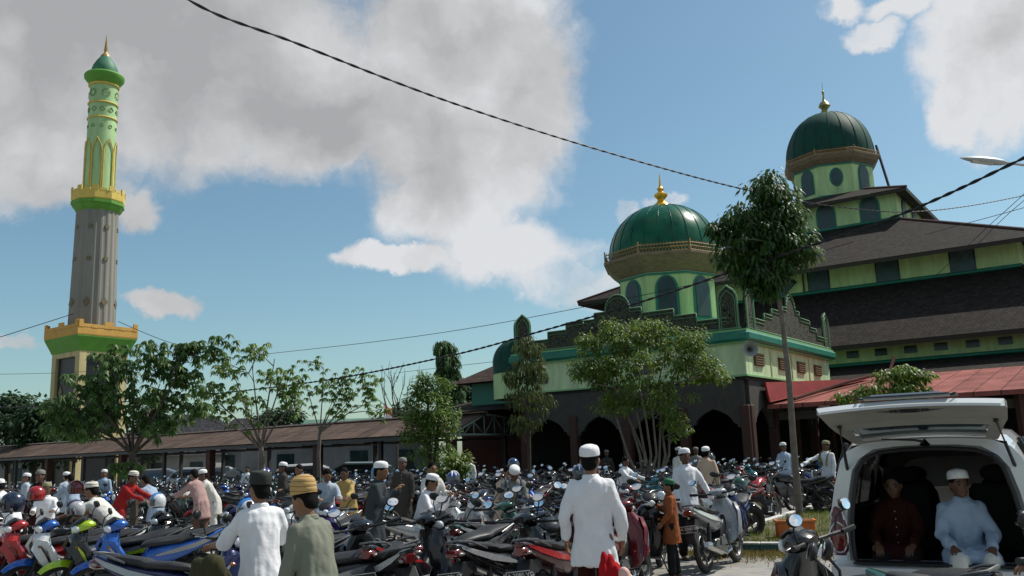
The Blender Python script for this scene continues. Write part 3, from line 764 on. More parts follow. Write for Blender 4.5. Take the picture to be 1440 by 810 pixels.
# ---------------- covered walkway
GA=aty(683,580,38.8); ax0=V((GA.x,38.8,0))      # ridge end at the gable
walk=empty('covered_walkway',ax0,0,'long low covered walkway with rusty brown sheet roof and white gable truss','walkway')
zr=aty(683,580,38.8).z; hw=2.35; ze=zr-.85; LW=52
def K(c,w,z): return Uv*c+Vv*w+Z*z
rust=shingle('rusty_sheet_roof',(.098,.066,.052),.9,.8,2.6,.02,.2)
b=MB(); b.smooth=False
A=[K(0,-hw,ze),K(LW,-hw,ze),K(LW,0,zr),K(0,0,zr),K(LW,hw,ze),K(0,hw,ze)]
b.add(A+[p-Z*.07 for p in A],[(0,3,2,1),(3,5,4,2),(6,7,8,9),(9,8,10,11),(0,1,7,6),(0,6,9,3),(3,9,11,5)],False); o_=b.build('roof_sheet',rust,walk,autosm=False); uvplane(o_.data)
b=MB(); b.box((K(0,0,zr)+K(LW,0,zr))/2+Z*.03,(LW,.28,.06),RUV); b.build('ridge_cap',mat('pale_ridge',(.50,.36,.31),.6),walk,autosm=False)
b=MB(); b.box((K(0,-hw+.03,ze)+K(LW,-hw+.03,ze))/2-Z*.12,(LW,.06,.16),RUV); b.build('gutter',mat('dark_gutter',(.035,.04,.042),.5),walk,autosm=False)
wt=mat('truss_paint',(.22,.28,.24),.7)
b=MB(); g0,g1,gt=K(.0,-hw,ze-.1),K(.0,hw+1.2,ze-.1),K(0,0,zr-.08)
b.tube([g0,g1],.055,4); b.tube([g0,gt],.045,4); b.tube([gt,K(0,hw+1.2,zr-.35)],.045,4)
for i in range(1,8):
    w=-hw+i*(2*hw+1.2)/8; zt= ze-.1+ (zr-ze)*(1-abs(w)/hw) if w<0 else zr-.08-.2*w/hw
    b.tube([K(0,w,ze-.1),K(0,w,zt)],.03,4)
    w2=w+(2*hw+1.2)/8; zt2=(ze-.1+(zr-ze)*(1-abs(w2)/hw)) if w2<0 else zr-.08-.2*w2/hw
    b.tube([K(0,w,ze-.1),K(0,w2,zt2)] if i%2 else [K(0,w2,ze-.1),K(0,w,zt)],.025,4)
b.build('truss',wt,walk,autosm=False)
for i in range(14):
    for w in (-1.9,1.9):
        b=MB(); b.box(K(.4+i*4.0,w,ze/2),(.16,.16,ze) if i%2 or w>0 else (.34,.34,ze),RUV); b.build('post',mat('black_post',(.03,.028,.028),.6) if i%2 or w>0 else brownp,walk,autosm=False)
b=MB()
for i in range(26):
    c=1+i*2.0; b.tube([K(c,-hw,ze-.25),K(c,hw,ze-.25)],.03,4,False); b.tube([K(c,0,ze-.25),K(c,0,zr-.1)],.025,4,False)
b.build('roof_frame',mat('black_post',(.03,.028,.028),.6),walk,autosm=False)

# ---------------- things seen behind the walkway
def house(px,Y,w,d,hw_,zt,zroof,label,wm,rm,hipf=.4,nm='house',rz=.15):
    X=gx(px,Y); e=empty(nm,(X,Y,0),rz,label,'building')
    b=MB(); b.box((0,0,zt/2),(w,d,zt)); b.build('wall',wm,e,autosm=False)
    b=MB(); x,y=w/2+.5,d/2+.5; r=w/2*hipf
    b.add([(-x,-y,zt),(x,-y,zt),(x,y,zt),(-x,y,zt),(-r,0,zroof),(r,0,zroof)],[(0,1,5,4),(1,2,5),(2,3,4,5),(3,0,4),(3,2,1,0)],False); o_=b.build('roof',rm,e,autosm=False); uvplane(o_.data)
    nwin=max(1,int(w/2.6))
    for i in range(nwin):
        b=MB(); b.box((-w/2+w*(i+.5)/nwin,-d/2-.03,zt*.55),(1.1,.08,1.2)); fr=b.build('window',dkgl,e,autosm=False)
        b=MB(); b.box((-w/2+w*(i+.5)/nwin,-d/2-.05,zt*.55-.66),(1.3,.14,.08)); b.build('sill',mat('kerb_white',(.6,.6,.58)),fr,autosm=False)
    return e
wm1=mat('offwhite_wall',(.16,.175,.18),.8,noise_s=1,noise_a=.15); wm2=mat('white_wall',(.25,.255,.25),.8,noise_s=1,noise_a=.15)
rm1=shingle('grey_roof_tile',(.045,.045,.05)); rm2=mat('green_sheet_roof',(.10,.20,.15),.6,noise_s=1)
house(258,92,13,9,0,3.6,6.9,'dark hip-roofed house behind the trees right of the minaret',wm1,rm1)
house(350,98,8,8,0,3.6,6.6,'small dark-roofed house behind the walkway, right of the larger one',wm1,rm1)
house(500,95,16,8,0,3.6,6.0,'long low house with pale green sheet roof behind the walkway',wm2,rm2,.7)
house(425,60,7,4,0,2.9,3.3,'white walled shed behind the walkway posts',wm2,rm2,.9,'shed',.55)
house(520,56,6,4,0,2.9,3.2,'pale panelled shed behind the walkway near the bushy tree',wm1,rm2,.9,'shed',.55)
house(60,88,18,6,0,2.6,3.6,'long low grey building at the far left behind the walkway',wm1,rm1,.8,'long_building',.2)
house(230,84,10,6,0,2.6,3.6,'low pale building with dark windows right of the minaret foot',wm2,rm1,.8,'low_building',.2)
# flag
fx=gx(541,70); e=empty('flag',(fx,70,0),0,'small red and white flag on a pole behind the walkway roof','flag')
b=MB(); b.tube([(0,0,0),(0,0,5.9)],.04,6); b.build('pole',mat('kerb_white',(.6,.6,.58)),e)
b=MB(); b.smooth=True
def cloth(z0,z1):
    vs=[];fs=[]
    for i in range(7):
        for j in range(4): vs.append((.05+i*.09,.08*math.sin(i*1.2)+.02*j,z0+(z1-z0)*j/3-i*.05))
    for i in range(6):
        for j in range(3): fs.append((i*4+j,(i+1)*4+j,(i+1)*4+j+1,i*4+j+1))
    return vs,fs
b.add(*cloth(5.25,5.75)); b.build('red_stripe',mat('flag_red',(.6,.03,.03)),e); b=MB(); b.add(*cloth(4.75,5.25)); b.build('white_stripe',mat('flag_white',(.75,.72,.7)),e)

# ---------------- street lamp
lh=aty(1382,226,19); e=empty('street_lamp',(gx(1560,19),19,0),0,'grey street lamp head on a curved arm at the right edge','street lamp')
o=e.location; lampm=mat('lamp_grey',(.42,.45,.47),.45,.2)
tip=aty(1350,222,19)-V(o); rt=aty(1414,229,19)-V(o); en=aty(1475,236,19)-V(o)
b=MB(); b.tube([(0,0,0),(0,0,rt.z-1.5),(0,0,rt.z-.5),(-.2,0,rt.z-.18),en.lerp(V((0,0,rt.z-.1)),.5),en,rt],[.09,.06,.05,.045,.04,.035,.03],8); b.build('pole',lampm,e)
b=MB(); ax_=(tip-rt); b.tube([rt-ax_*.02,rt+ax_*.08,rt+ax_*.3,rt+ax_*.6,rt+ax_*.88,tip],[.05,.10,.13,.12,.06,.01],12,sq=.62,up=Z); b.build('lamp_head',lampm,e)
b=MB(); b.tube([rt+ax_*.3-Z*.05,rt+ax_*.75-Z*.045],[.08,.07],10,sq=.5,up=Z); b.build('lamp_glass',mat('lamp_glass',(.6,.62,.6),.15),e)

# ---------------- cables (poles are outside the picture)
cab=mat('cable_black',(.012,.012,.013),.6)
def spline(ps,n=14):
    out=[]
    for i in range(len(ps)-1):
        p0=ps[max(i-1,0)];p1=ps[i];p2=ps[i+1];p3=ps[min(i+2,len(ps)-1)]
        for k in range(n):
            t=k/n; out.append(.5*((2*p1)+(p2-p0)*t+(2*p0-5*p1+4*p2-p3)*t*t+(-p0+3*p1-3*p2+p3)*t**3))
    out.append(ps[-1]); return out
def cable(pts,r,label,twist=False):
    q=spline([aty(*p) for p in pts]); o=q[0].copy(); q=[p-o for p in q]; b=MB()
    if twist:
        L_=0; c1=[];c2=[]; dense=[]
        for i in range(len(q)-1):
            m_=max(1,int((q[i+1]-q[i]).length/.05))
            for k in range(m_): dense.append(q[i].lerp(q[i+1],k/m_))
        for i,p in enumerate(dense):
            L_=i*.05; t=(dense[min(i+1,len(dense)-1)]-dense[max(i-1,0)]).normalized(); a=t.cross(Z).normalized(); bb=t.cross(a); ph=L_*2*PI/.55
            d=(a*math.cos(ph)+bb*math.sin(ph))*r*.75; c1.append(p+d); c2.append(p-d)
        b.tube(c1,r*.8,5); b.tube(c2,r*.8,5)
    else: b.tube(q,r,5)
    ob=b.build('power_cable',cab,None,o); tag(ob,label,'cable')
cable([(60,-160,8),(262,-2,9.5),(420,62,11),(640,146,13.5),(860,216,16.5),(1045,266,20),(1180,291,23),(1300,297,26.5),(1440,275,31),(1600,235,36)],.013,'thick twisted black cable sagging from the top edge down to the tall tree',True)
cable([(-60,575,46),(160,566,40),(420,540,34),(620,503,29),(760,466,26),(900,425,23),(1040,378,20.5),(1250,308,17.5),(1440,222,15),(1600,140,13.5)],.022,'heavy black cable rising from the left trees past the domed porch to the right edge',True)
cable([(-60,527,60),(130,522,55),(400,495,48),(620,468,42),(840,428,38),(1040,385,34),(1200,340,30)],.014,'thin cable crossing the sky above the walkway trees towards the porch dome')
cable([(-60,492,66),(0,474,66),(104,441,70)],.03,'thin cable reaching the minaret shaft from the left edge')
cable([(166,452,70),(240,482,74),(330,505,80)],.025,'thin cable leaving the minaret shaft towards the right')
cable([(1300,330,30),(1440,292,26),(1600,245,24)],.010,'thin lower cable at the right edge over the tiered roof')
cable([(560,524,60),(700,508,50),(800,498,44)],.014,'thin distant cable behind the tall narrow tree')
cable([(1316,388,24),(1390,318,22),(1445,268,21),(1600,120,19)],.008,'steep thin cable, the left one of a pair at the right edge')
cable([(1328,392,24),(1400,318,22),(1447,276,21),(1600,150,19)],.008,'steep thin cable, the right one of a pair at the right edge')
# ------------------------------------------------------------------ trees
bark=mat('bark_grey',(.16,.135,.11),.9,noise_s=8,noise_a=.35,bump=(25,.5)); barkd=mat('bark_dark',(.07,.055,.04),.9,noise_s=8,noise_a=.35,bump=(25,.5))
lv_dk=leafmat('leaf_dark',(.022,.060,.018),(.065,.14,.028)); lv_md=leafmat('leaf_mid',(.065,.145,.028),(.15,.25,.05)); lv_br=leafmat('leaf_bright',(.06,.13,.018),(.15,.22,.035)); lv_far=leafmat('leaf_far',(.018,.045,.018),(.035,.08,.03),.7)
def rv(r=1.0):
    while True:
        v=V((rnd.uniform(-1,1),rnd.uniform(-1,1),rnd.uniform(-1,1)))
        if v.length<1: return v*r
def leaf(b,p,d,L_,w,droop=.0):
    d=d.normalized(); s=d.cross(Z)
    s=s.normalized() if s.length>.05 else V((1,0,0)); s=(s+rv(.5)).normalized(); n=s.cross(d).normalized()
    m=p+d*L_*.45+n*w*.25; t=p+d*L_-Z*droop*L_
    b.add([p,m+s*w-n*w*.4,t,m-s*w-n*w*.4,m],[(0,1,4),(1,2,4),(2,3,4),(3,0,4)])
def limb(b,p0,p1,r0,r1,bend=.15,n=5,k=6):
    L_=(p1-p0).length; off=rv(bend*L_); off.z=abs(off.z)*.3
    pts=[p0.lerp(p1,i/(n-1))+off*math.sin(PI*i/(n-1)) for i in range(n)]
    b.tube(pts,[r0+(r1-r0)*i/(n-1) for i in range(n)],k); return pts
def tree(name,label,base,stems,blobs,leafm,barkm,L_=.12,w=.03,per=60,cr=.35,droop=.5,cat='tree',group=None,mode='tuft',twigs=True):
    """stems: list of point lists (world) with radii; blobs: (centre, radii, clusters)"""
    base=V(base); e=empty(name,base,0,label,cat,group)
    tb=MB(); ends=[]
    for pts,r0,r1 in stems:
        q=[V(p)-base for p in pts]; n=len(q); tb.tube(q,[r0+(r1-r0)*i/(n-1) for i in range(n)],8); ends.append(q)
    cl=[]
    for c,r,n in blobs:
        c=V(c)-base
        for _ in range(n):
            v=rv(); v=v*(.45+.55*v.length)/max(v.length,.01)*v.length**.5 if v.length>0 else v
            cl.append(c+V((v.x*r[0],v.y*r[1],v.z*r[2])))
    allp=[]
    for q in ends:
        for i in range(len(q)-1):
            for k in range(4): allp.append((q[i].lerp(q[i+1],k/4), i/(len(q)-1)))
        allp.append((q[-1],1))
    zt=max(p.z for p,_ in allp)*.45
    if twigs:
        for c in cl:
            cand=[p for p,_ in allp if p.z<c.z-.02 and p.z>zt*.6] or [p for p,_ in allp]
            p=min(cand,key=lambda p:(p-c).length+rnd.random()*.35)
            L2=(c-p).length
            if L2<.1: continue
            pts=limb(tb,p,c,max(.008,.012+.010*L2),.005,.12,4,5)
            allp+= [(pts[2],.5),(pts[3],1)]
    tb.build('trunk',barkm,e)
    b=MB(); b.smooth=False
    for c in cl:
        s=.55+.75*rnd.random(); npl=int(per*s)
        if mode=='tuft':
            for _ in range(npl):
                v=rv(); v.z*=.62; p=c+v*cr*s; d=(v+V((0,0,-droop))+rv(.5)); leaf(b,p,d,L_*(.6+.7*rnd.random()),w*(.7+.6*rnd.random()),droop*.3)
        elif mode=='palm':    # whorled leaflets hanging like small umbrellas
            for _ in range(max(2,npl//8)):
                o=c+rv(cr*s); 
                for k in range(8):
                    a=2*PI*k/8+rnd.random()*.5; d=V((math.cos(a),math.sin(a),-.25-droop*rnd.random())); leaf(b,o,d,L_*(.8+.4*rnd.random()),w,droop*.5)
        elif mode=='spray':   # pinnate sprays
            for _ in range(max(2,npl//12)):
                d=rv(); d.z=d.z*.5+.05; d.normalize(); o=c+rv(cr*s*.6)
                for k in range(12):
                    p=o+d*(k//2)*L_*.55-Z*(k//2)**2*L_*.03*droop*2; sd=d.cross(Z).normalized()*(1 if k%2 else -1); leaf(b,p,sd+d*.5-Z*.25,L_,w,.2)
    b.build('crown',leafm,e,autosm=False); return e
def at(px,py,Y): return aty(px,py,Y)
def wld(px,Y): return V((gx(px,Y),Y,0))
def bl(px,py,Y,rx,ry,n,rd=None):   # blob centred on pixel with pixel radii at depth Y
    s=Y/F; return (at(px,py,Y),(rx*s,(rd or rx)*s,ry*s),n)
# tall thin tree in the grass verge
Y=19.6; b0_=atz(1125,731); Y=b0_.y
tree('tall_slender_tree','tall thin-stemmed tree with dense drooping dark crown rising from the grass verge',b0_,
 [([b0_,at(1117,640,Y),at(1110,540,Y),at(1100,450,Y),at(1090,390,Y),at(1080,320,Y),at(1078,262,Y)],.085,.03)],
 [bl(1080,262,Y,26,22,16),bl(1088,295,Y,40,30,34),bl(1060,315,Y,48,24,30),bl(1095,335,Y,42,36,44),bl(1050,345,Y,45,30,30),bl(1110,355,Y,28,20,18),bl(1072,378,Y,38,22,26),bl(1014,322,Y,12,20,8),bl(1080,405,Y,20,16,8)],lv_dk,bark,.17,.04,44,.29,.8,mode='tuft')
tree('tall_slender_tree_sprig','pale sunlit leaf sprig growing low on the slender tree trunk in front of the van',at(1134,600,Y),
 [([at(1118,590,Y),at(1128,592,Y),at(1134,600,Y)],.008,.004)],[bl(1133,597,Y,5,9,4)],lv_br,bark,.12,.03,14,.10,.8,cat='leaf sprig',twigs=False) if False else None
# multi-stem tree before the arcade
Y=25.5; bb=wld(905,Y)
st=[]
for (x1,x2,x3,y3) in ((862,845,820,500),(878,865,850,470),(888,880,878,450),(896,893,900,455),(904,905,918,470),(912,918,940,480),(920,934,965,490),(884,858,836,540),(908,922,980,530)):
    st.append(([bb+V((rnd.uniform(-.25,.25),rnd.uniform(-.2,.2),0)),at(x1+22+rnd.uniform(-3,3),640,Y),at((x1+x2)/2+14,590,Y+rnd.uniform(-.4,.4)),at(x2+6,545,Y+rnd.uniform(-.6,.6)),at(x3,y3,Y+rnd.uniform(-.8,.8))],.045,.012))
tree('multi_stemmed_tree','broad light green tree fanning out on many pale stems before the arcade',bb,st,
 [bl(905,470,Y,46,22,30),bl(860,480,Y,40,26,26),bl(950,485,Y,40,28,28),bl(835,520,Y,34,24,20),bl(985,520,Y,36,20,18),bl(900,520,Y,70,30,40),bl(865,565,Y,34,18,14),bl(935,560,Y,40,30,24),bl(950,600,Y,18,16,8),bl(826,476,Y,20,16,8),bl(1005,518,Y,18,10,6)],leafmat('leaf_olive',(.05,.12,.016),(.14,.22,.034)),bark,.125,.030,58,.30,.5,mode='tuft')
# weeping tree left of the porch
Y=28; bb=wld(742,Y)
tree('weeping_tree','thin drooping olive tree in front of the left end of the lattice parapet',bb,[([bb,at(744,600,Y),at(741,540,Y),at(741,480,Y)],.06,.02)],
 [bl(741,492,Y,22,22,16),bl(738,525,Y,30,24,22),bl(745,560,Y,34,22,20),bl(735,590,Y,26,16,8)],leafmat('leaf_dry',(.04,.07,.015),(.09,.115,.03)),barkd,.15,.026,34,.24,1.6)
# bushy bright tree
Y=29; bb=wld(604,Y)
tree('bushy_tree','bushy bright green tree in front of the walkway roof end',bb,[([bb,at(604,640,Y),at(603,590,Y),at(600,545,Y)],.08,.03),([bb,at(612,630,Y),at(622,570,Y)],.05,.02)],
 [bl(592,545,Y,14,20,14),bl(622,548,Y,12,16,10),bl(600,575,Y,32,24,34),bl(620,590,Y,26,24,24),bl(590,605,Y,28,22,24),bl(612,640,Y,30,24,24),bl(606,535,Y,8,10,4)],lv_md,barkd,.13,.032,54,.26,.2)
Y=24; bb=wld(642,Y)
tree('leafy_shrub','low bright leafy shrub at the foot of the bushy tree',bb,[([bb,at(640,650,Y)],.03,.01),([bb,at(652,650,Y)],.02,.01)],
 [bl(640,652,Y,22,16,22),bl(628,668,Y,18,10,12)],lv_br,barkd,.12,.035,40,.2,.3,cat='shrub')
# columnar tree behind
Y=58; bb=wld(632,Y)
tree('columnar_tree','tall narrow dark columnar tree standing up behind the walkway roof',bb,[([bb,at(628,480,Y)],.16,.05)],
 [bl(625,488,Y,9,9,14),bl(628,505,Y,11,12,20),bl(631,525,Y,14,12,24),bl(637,545,Y,12,12,16),bl(634,565,Y,12,14,16)],lv_dk,barkd,.42,.10,40,.42,1.3)
# walkway trees
Y=24.5; bb=wld(368,Y)
st=[([bb,at(369,660,Y),at(368,640,Y),at(366,622,Y)],.085,.065)]
for (x,y) in ((300,560),(330,530),(355,520),(398,528),(420,560),(386,505),(345,585),(290,590)): st.append(([at(367,632,Y),at(367+(x-367)*.35,612-(612-y)*.25,Y+rnd.uniform(-.3,.3)),at(367+(x-367)*.7,612-(612-y)*.65,Y+rnd.uniform(-.6,.6)),at(x,y,Y+rnd.uniform(-1,1))],.032,.010))
tree('umbrella_tree','spreading open tree with a pale trunk and layered palmate leaves, left of centre',bb,st,
 [bl(325,518,Y,26,12,9),bl(360,498,Y,26,14,6),bl(385,532,Y,36,16,14),bl(318,548,Y,44,14,15),bl(290,578,Y,30,12,8),bl(350,565,Y,40,14,10),bl(408,560,Y,28,16,10),bl(345,590,Y,26,9,4),bl(425,535,Y,16,12,5),bl(352,488,Y,8,5,2)],lv_md,bark,.15,.034,30,.28,.8,mode='palm')
Y=33; bb=wld(450,Y)
st=[([bb,at(448,640,Y),at(450,605,Y)],.08,.06)]
for (x,y) in ((430,540),(455,520),(485,535),(510,545),(530,560),(470,560)): st.append(([at(450,608,Y),at(450+(x-450)*.5,590-(590-y)*.3,Y),at(x,y,Y+rnd.uniform(-1,1))],.03,.009))
tree('umbrella_tree','second spreading open tree with layered leaves, between the umbrella tree and the bushy tree',bb,st,
 [bl(440,512,Y,20,10,5),bl(448,542,Y,28,14,11),bl(482,530,Y,26,14,10),bl(498,552,Y,30,12,11),bl(470,572,Y,40,12,9),bl(522,545,Y,22,14,8),bl(530,570,Y,18,10,5),bl(512,520,Y,10,8,3)],lv_md,bark,.17,.038,30,.32,.8,mode='palm')
Y=20.5; bb=wld(190,Y)
st=[([bb,at(189,720,Y),at(187,670,Y),at(186,635,Y)],.10,.075)]
for (x,y) in ((110,590),(140,570),(165,540),(190,525),(225,540),(250,510),(268,490),(285,560),(90,560),(130,610)): st.append(([at(186,640,Y),at(186+(x-186)*.35,625-(625-y)*.25,Y+rnd.uniform(-.3,.3)),at(186+(x-186)*.7,625-(625-y)*.65,Y+rnd.uniform(-.8,.8)),at(x,y,Y+rnd.uniform(-1.2,1.2))],.038,.010))
tree('umbrella_tree','largest spreading tree, its dark layered crown across the foot of the minaret',bb,st,
 [bl(160,500,Y,26,9,5),bl(178,525,Y,34,12,11),bl(140,545,Y,36,13,12),bl(110,570,Y,36,16,14),bl(165,570,Y,46,18,18),bl(215,560,Y,34,18,12),bl(150,600,Y,50,14,14),bl(100,600,Y,32,12,10),bl(235,510,Y,34,16,14),bl(265,490,Y,26,12,9),bl(300,486,Y,18,8,5),bl(258,535,Y,30,14,11),bl(275,570,Y,26,12,8),bl(222,490,Y,22,8,5),bl(225,600,Y,34,12,9),bl(75,565,Y,14,10,4),bl(190,655,Y,26,16,5)],leafmat('leaf_deep_green',(.034,.09,.022),(.09,.175,.038)),barkd,.165,.036,38,.28,.85,mode='palm')  # crown leaves in a deeper green than the other spreading trees
# leaves behind the van
Y=15.5; bb=wld(1250,Y)
tree('young_tree','young bright yellow-green leafy tree poking up behind the raised van tailgate',bb,[([bb,at(1252,600,Y),at(1255,560,Y),at(1262,520,Y)],.035,.012),([at(1250,610,Y),at(1225,560,Y),at(1200,548,Y)],.02,.008)],
 [bl(1262,525,Y,22,10,9),bl(1285,533,Y,24,9,9),bl(1250,545,Y,30,9,8),bl(1298,548,Y,14,5,3),bl(1225,548,Y,22,6,5),bl(1196,556,Y,14,6,4),bl(1270,555,Y,30,6,6)],lv_br,barkd,.10,.03,38,.15,.6,mode='tuft')
# far trees
for k,(px,py,rx,ry,Y,lab) in enumerate([(12,585,30,26,66,'dark round tree behind the walkway at the far left edge'),(50,592,30,24,62,'second dark tree behind the walkway at the far left'),(95,600,24,20,64,'low dark tree at the left foot of the minaret'),(560,585,40,12,86,'low dark tree line clump behind the walkway roof near the flag'),(655,560,9,20,75,'small dark tree beside the white sky gap left of the side wing'),(210,590,30,22,80,'dark tree behind the walkway between the minaret and the dark house'),(395,590,34,14,84,'far low tree behind the spreading trees')]):
    bb=wld(px,Y); tree('background_tree',lab,bb,[([bb,at(px,py+8,Y),at(px,py-8,Y)],.22,.08)],[bl(px,py,Y,rx,ry,26),bl(px+rx*.3,py-ry*.5,Y,rx*.5,ry*.6,9),bl(px,py+ry*1.4,Y,rx*.9,ry,16)],lv_far,barkd,.45,.14,40,.9,.4,group='trees behind the walkway')
# bare tree
Y=52; bb=wld(560,Y); tb=MB(); e=empty('bare_tree',bb,0,'leafless branching tree against the sky behind the walkway, right of the flag','tree')
def bare(p,d,L_,r,k):
    q=p+d*L_; limb(tb,p,q,r,r*.55,.08,4,5)
    if k>0:
        for _ in range(3): bare(p.lerp(q,rnd.uniform(.6,1)),(d+rv(.55)+V((0,0,.1))).normalized(),L_*.72,r*.55,k-1)
bare(V((0,0,0)),V((0,0,1)),3.6,.11,0)
for dx,dz in ((-.5,1),(.35,1),(.05,1),(-.15,1.1),(.6,.9)): bare(V((0,0,3.2)),V((dx,rnd.uniform(-.4,.4),dz)).normalized(),2.0,.05,2)
tb.build('trunk',barkd,e)
# orange planter box on the verge
e=empty('planter_box',atz(1136,768)+V((0,.6,.09)),rad(-8),'orange painted planter box standing on the grass verge behind the scooter mirror','planter')
b=MB(); b.box((0,0,.13),(.62,.32,.26),None,.012); b.build('box',mat('orange_paint',(.62,.16,.03),.7,noise_s=5,noise_a=.25),e,autosm=False)
b=MB(); b.box((0,0,.27),(.57,.27,.02)); b.build('soil_fill',soil,e,autosm=False)
b=MB(); 
for s in (-1,1): b.box((0,s*.15,.275),(.66,.035,.03)); b.box((s*.315,0,.278),(.035,.31,.03))
b.build('rim',mat('orange_rim',(.70,.22,.05),.6),e,autosm=False)
# ------------------------------------------------------------------ motorcycles
BODY=mat('paint_body',(.02,.02,.022),.22,coat=.8); FRONT=mat('paint_front',(.02,.02,.022),.23,coat=.8); ACC=mat('paint_accent',(.6,.6,.6),.3,coat=.5)
blk=mat('black_plastic',(.018,.018,.019),.45,spec=.4); rub=mat('tyre_rubber',(.022,.021,.020),.85,noise_s=20,noise_a=.3); seatm=mat('seat_vinyl',(.016,.016,.017),.5,noise_s=25,noise_a=.3)
chrome=mat('chrome',(.55,.55,.55),.2,1.0); alu=mat('cast_aluminium',(.17,.17,.17),.42,.8,noise_s=10,noise_a=.25); mirr=mat('mirror_glass',(.9,.92,.95),.02,1.0)
lens=mat('clear_lens',(.75,.78,.8),.08,.0,coat=1.0,spec=.8); redl=mat('red_lens',(.13,.006,.008),.12,coat=1.0); ambl=mat('amber_lens',(.30,.09,.012),.15,coat=1)
plt=mat('plate_black',(.02,.03,.035),.5); pltw=mat('plate_white',(.75,.75,.72),.6)
def wheel(par,x,R=.29,tw=.042,name='wheel',spokes=5,drum=True):
    e=bpy.data.objects.new(name,None); COL.objects.link(e); e.parent=par; e.location=(x,0,R); 
    b=MB(); b.torus((0,0,0),R-tw,tw,26,8,sw=.95); b.build('tyre',rub,e)
    b=MB(); b.torus((0,0,0),R-tw*2,.014,26,6); b.torus((0,.02,0),R-tw*2,.010,26,4);b.torus((0,-.02,0),R-tw*2,.010,26,4)
    for k in range(spokes):
        a=2*PI*k/spokes; d=V((math.cos(a),0,math.sin(a))); b.tube([d*.04,d*(R-tw*2)],[.02,.012],5,False)
    b.tube([(0,-.05,0),(0,.05,0)],.05,12)
    b.build('rim',alu,e)
    b=MB(); b.tube([(0,-.035,0),(0,-.045,0)],.085,14); b.build('brake_disc',chrome,e)
    return e
def mirror(par,base,tip,ang):
    b=MB(); b.tube([base,V(base).lerp(V(tip),.5)+V((.02,0,.015)),tip],.007,5); tp=V(tip)
    R=Euler((0,rad(16),ang)).to_matrix(); c=tp+V((0,0,.025))
    b.ell(c,(.022,.068,.045),12,6,R)
    o=b.build('mirror',blk,par)
    b=MB(); n=16; vs=[c+R@V((-.0215+.006*0,.061*math.cos(2*PI*i/n)*(1 if math.cos(2*PI*i/n)>0 else .95),.039*math.sin(2*PI*i/n))) for i in range(n)]+[c+R@V((-.025,0,0))]
    b.add(vs,[(i,(i+1)%n,n) for i in range(n)][::-1]); b.build('mirror_glass',mirr,o)
def plate(par,loc,tilt,txt=None,txt2=None):
    e=bpy.data.objects.new('licence_plate',None); COL.objects.link(e); e.parent=par; e.location=loc; e.rotation_euler=(0,tilt,0)
    b=MB(); b.box((0,0,0),(.006,.25,.105),None,.002); b.build('plate_base',plt,e,autosm=False)
    b=MB(); t=.004
    for s in (-1,1): b.box((-.005,s*.119,0),(t,.004,.097)); b.box((-.0051,0,s*.0465),(t,.242,.004))
    b.build('plate_border',pltw,e,autosm=False)
    if txt:
        A,B=V((0,-1,0)),V((0,0,1))
        mb=text_mb(txt,.058,A,B,(-.006,0,-.008),.001); mb.build('plate_text',pltw,e,autosm=False)
        mb=text_mb(txt2,.032,A,B,(-.006,0,-.040),.001); mb.build('plate_text',pltw,e,autosm=False)
    return e
def stripe(par,pts,w,side,m=None,name='stripe'):
    for sg in side:
        b=MB()
        q=[V((x,sg*y,z)) for x,y,z in pts]; n=len(q); vs=[]; fs=[]
        for i,p in enumerate(q):
            ww=w*math.sin(PI*(i+.6)/(n+.2)); vs+= [p+V((0,sg*.004,ww)),p+V((0,sg*.004,-ww))]
        fs=[(2*i,2*i+1,2*i+3,2*i+2) for i in range(n-1)]
        b.add(vs,fs)
        b.build(name,m or ACC,par)
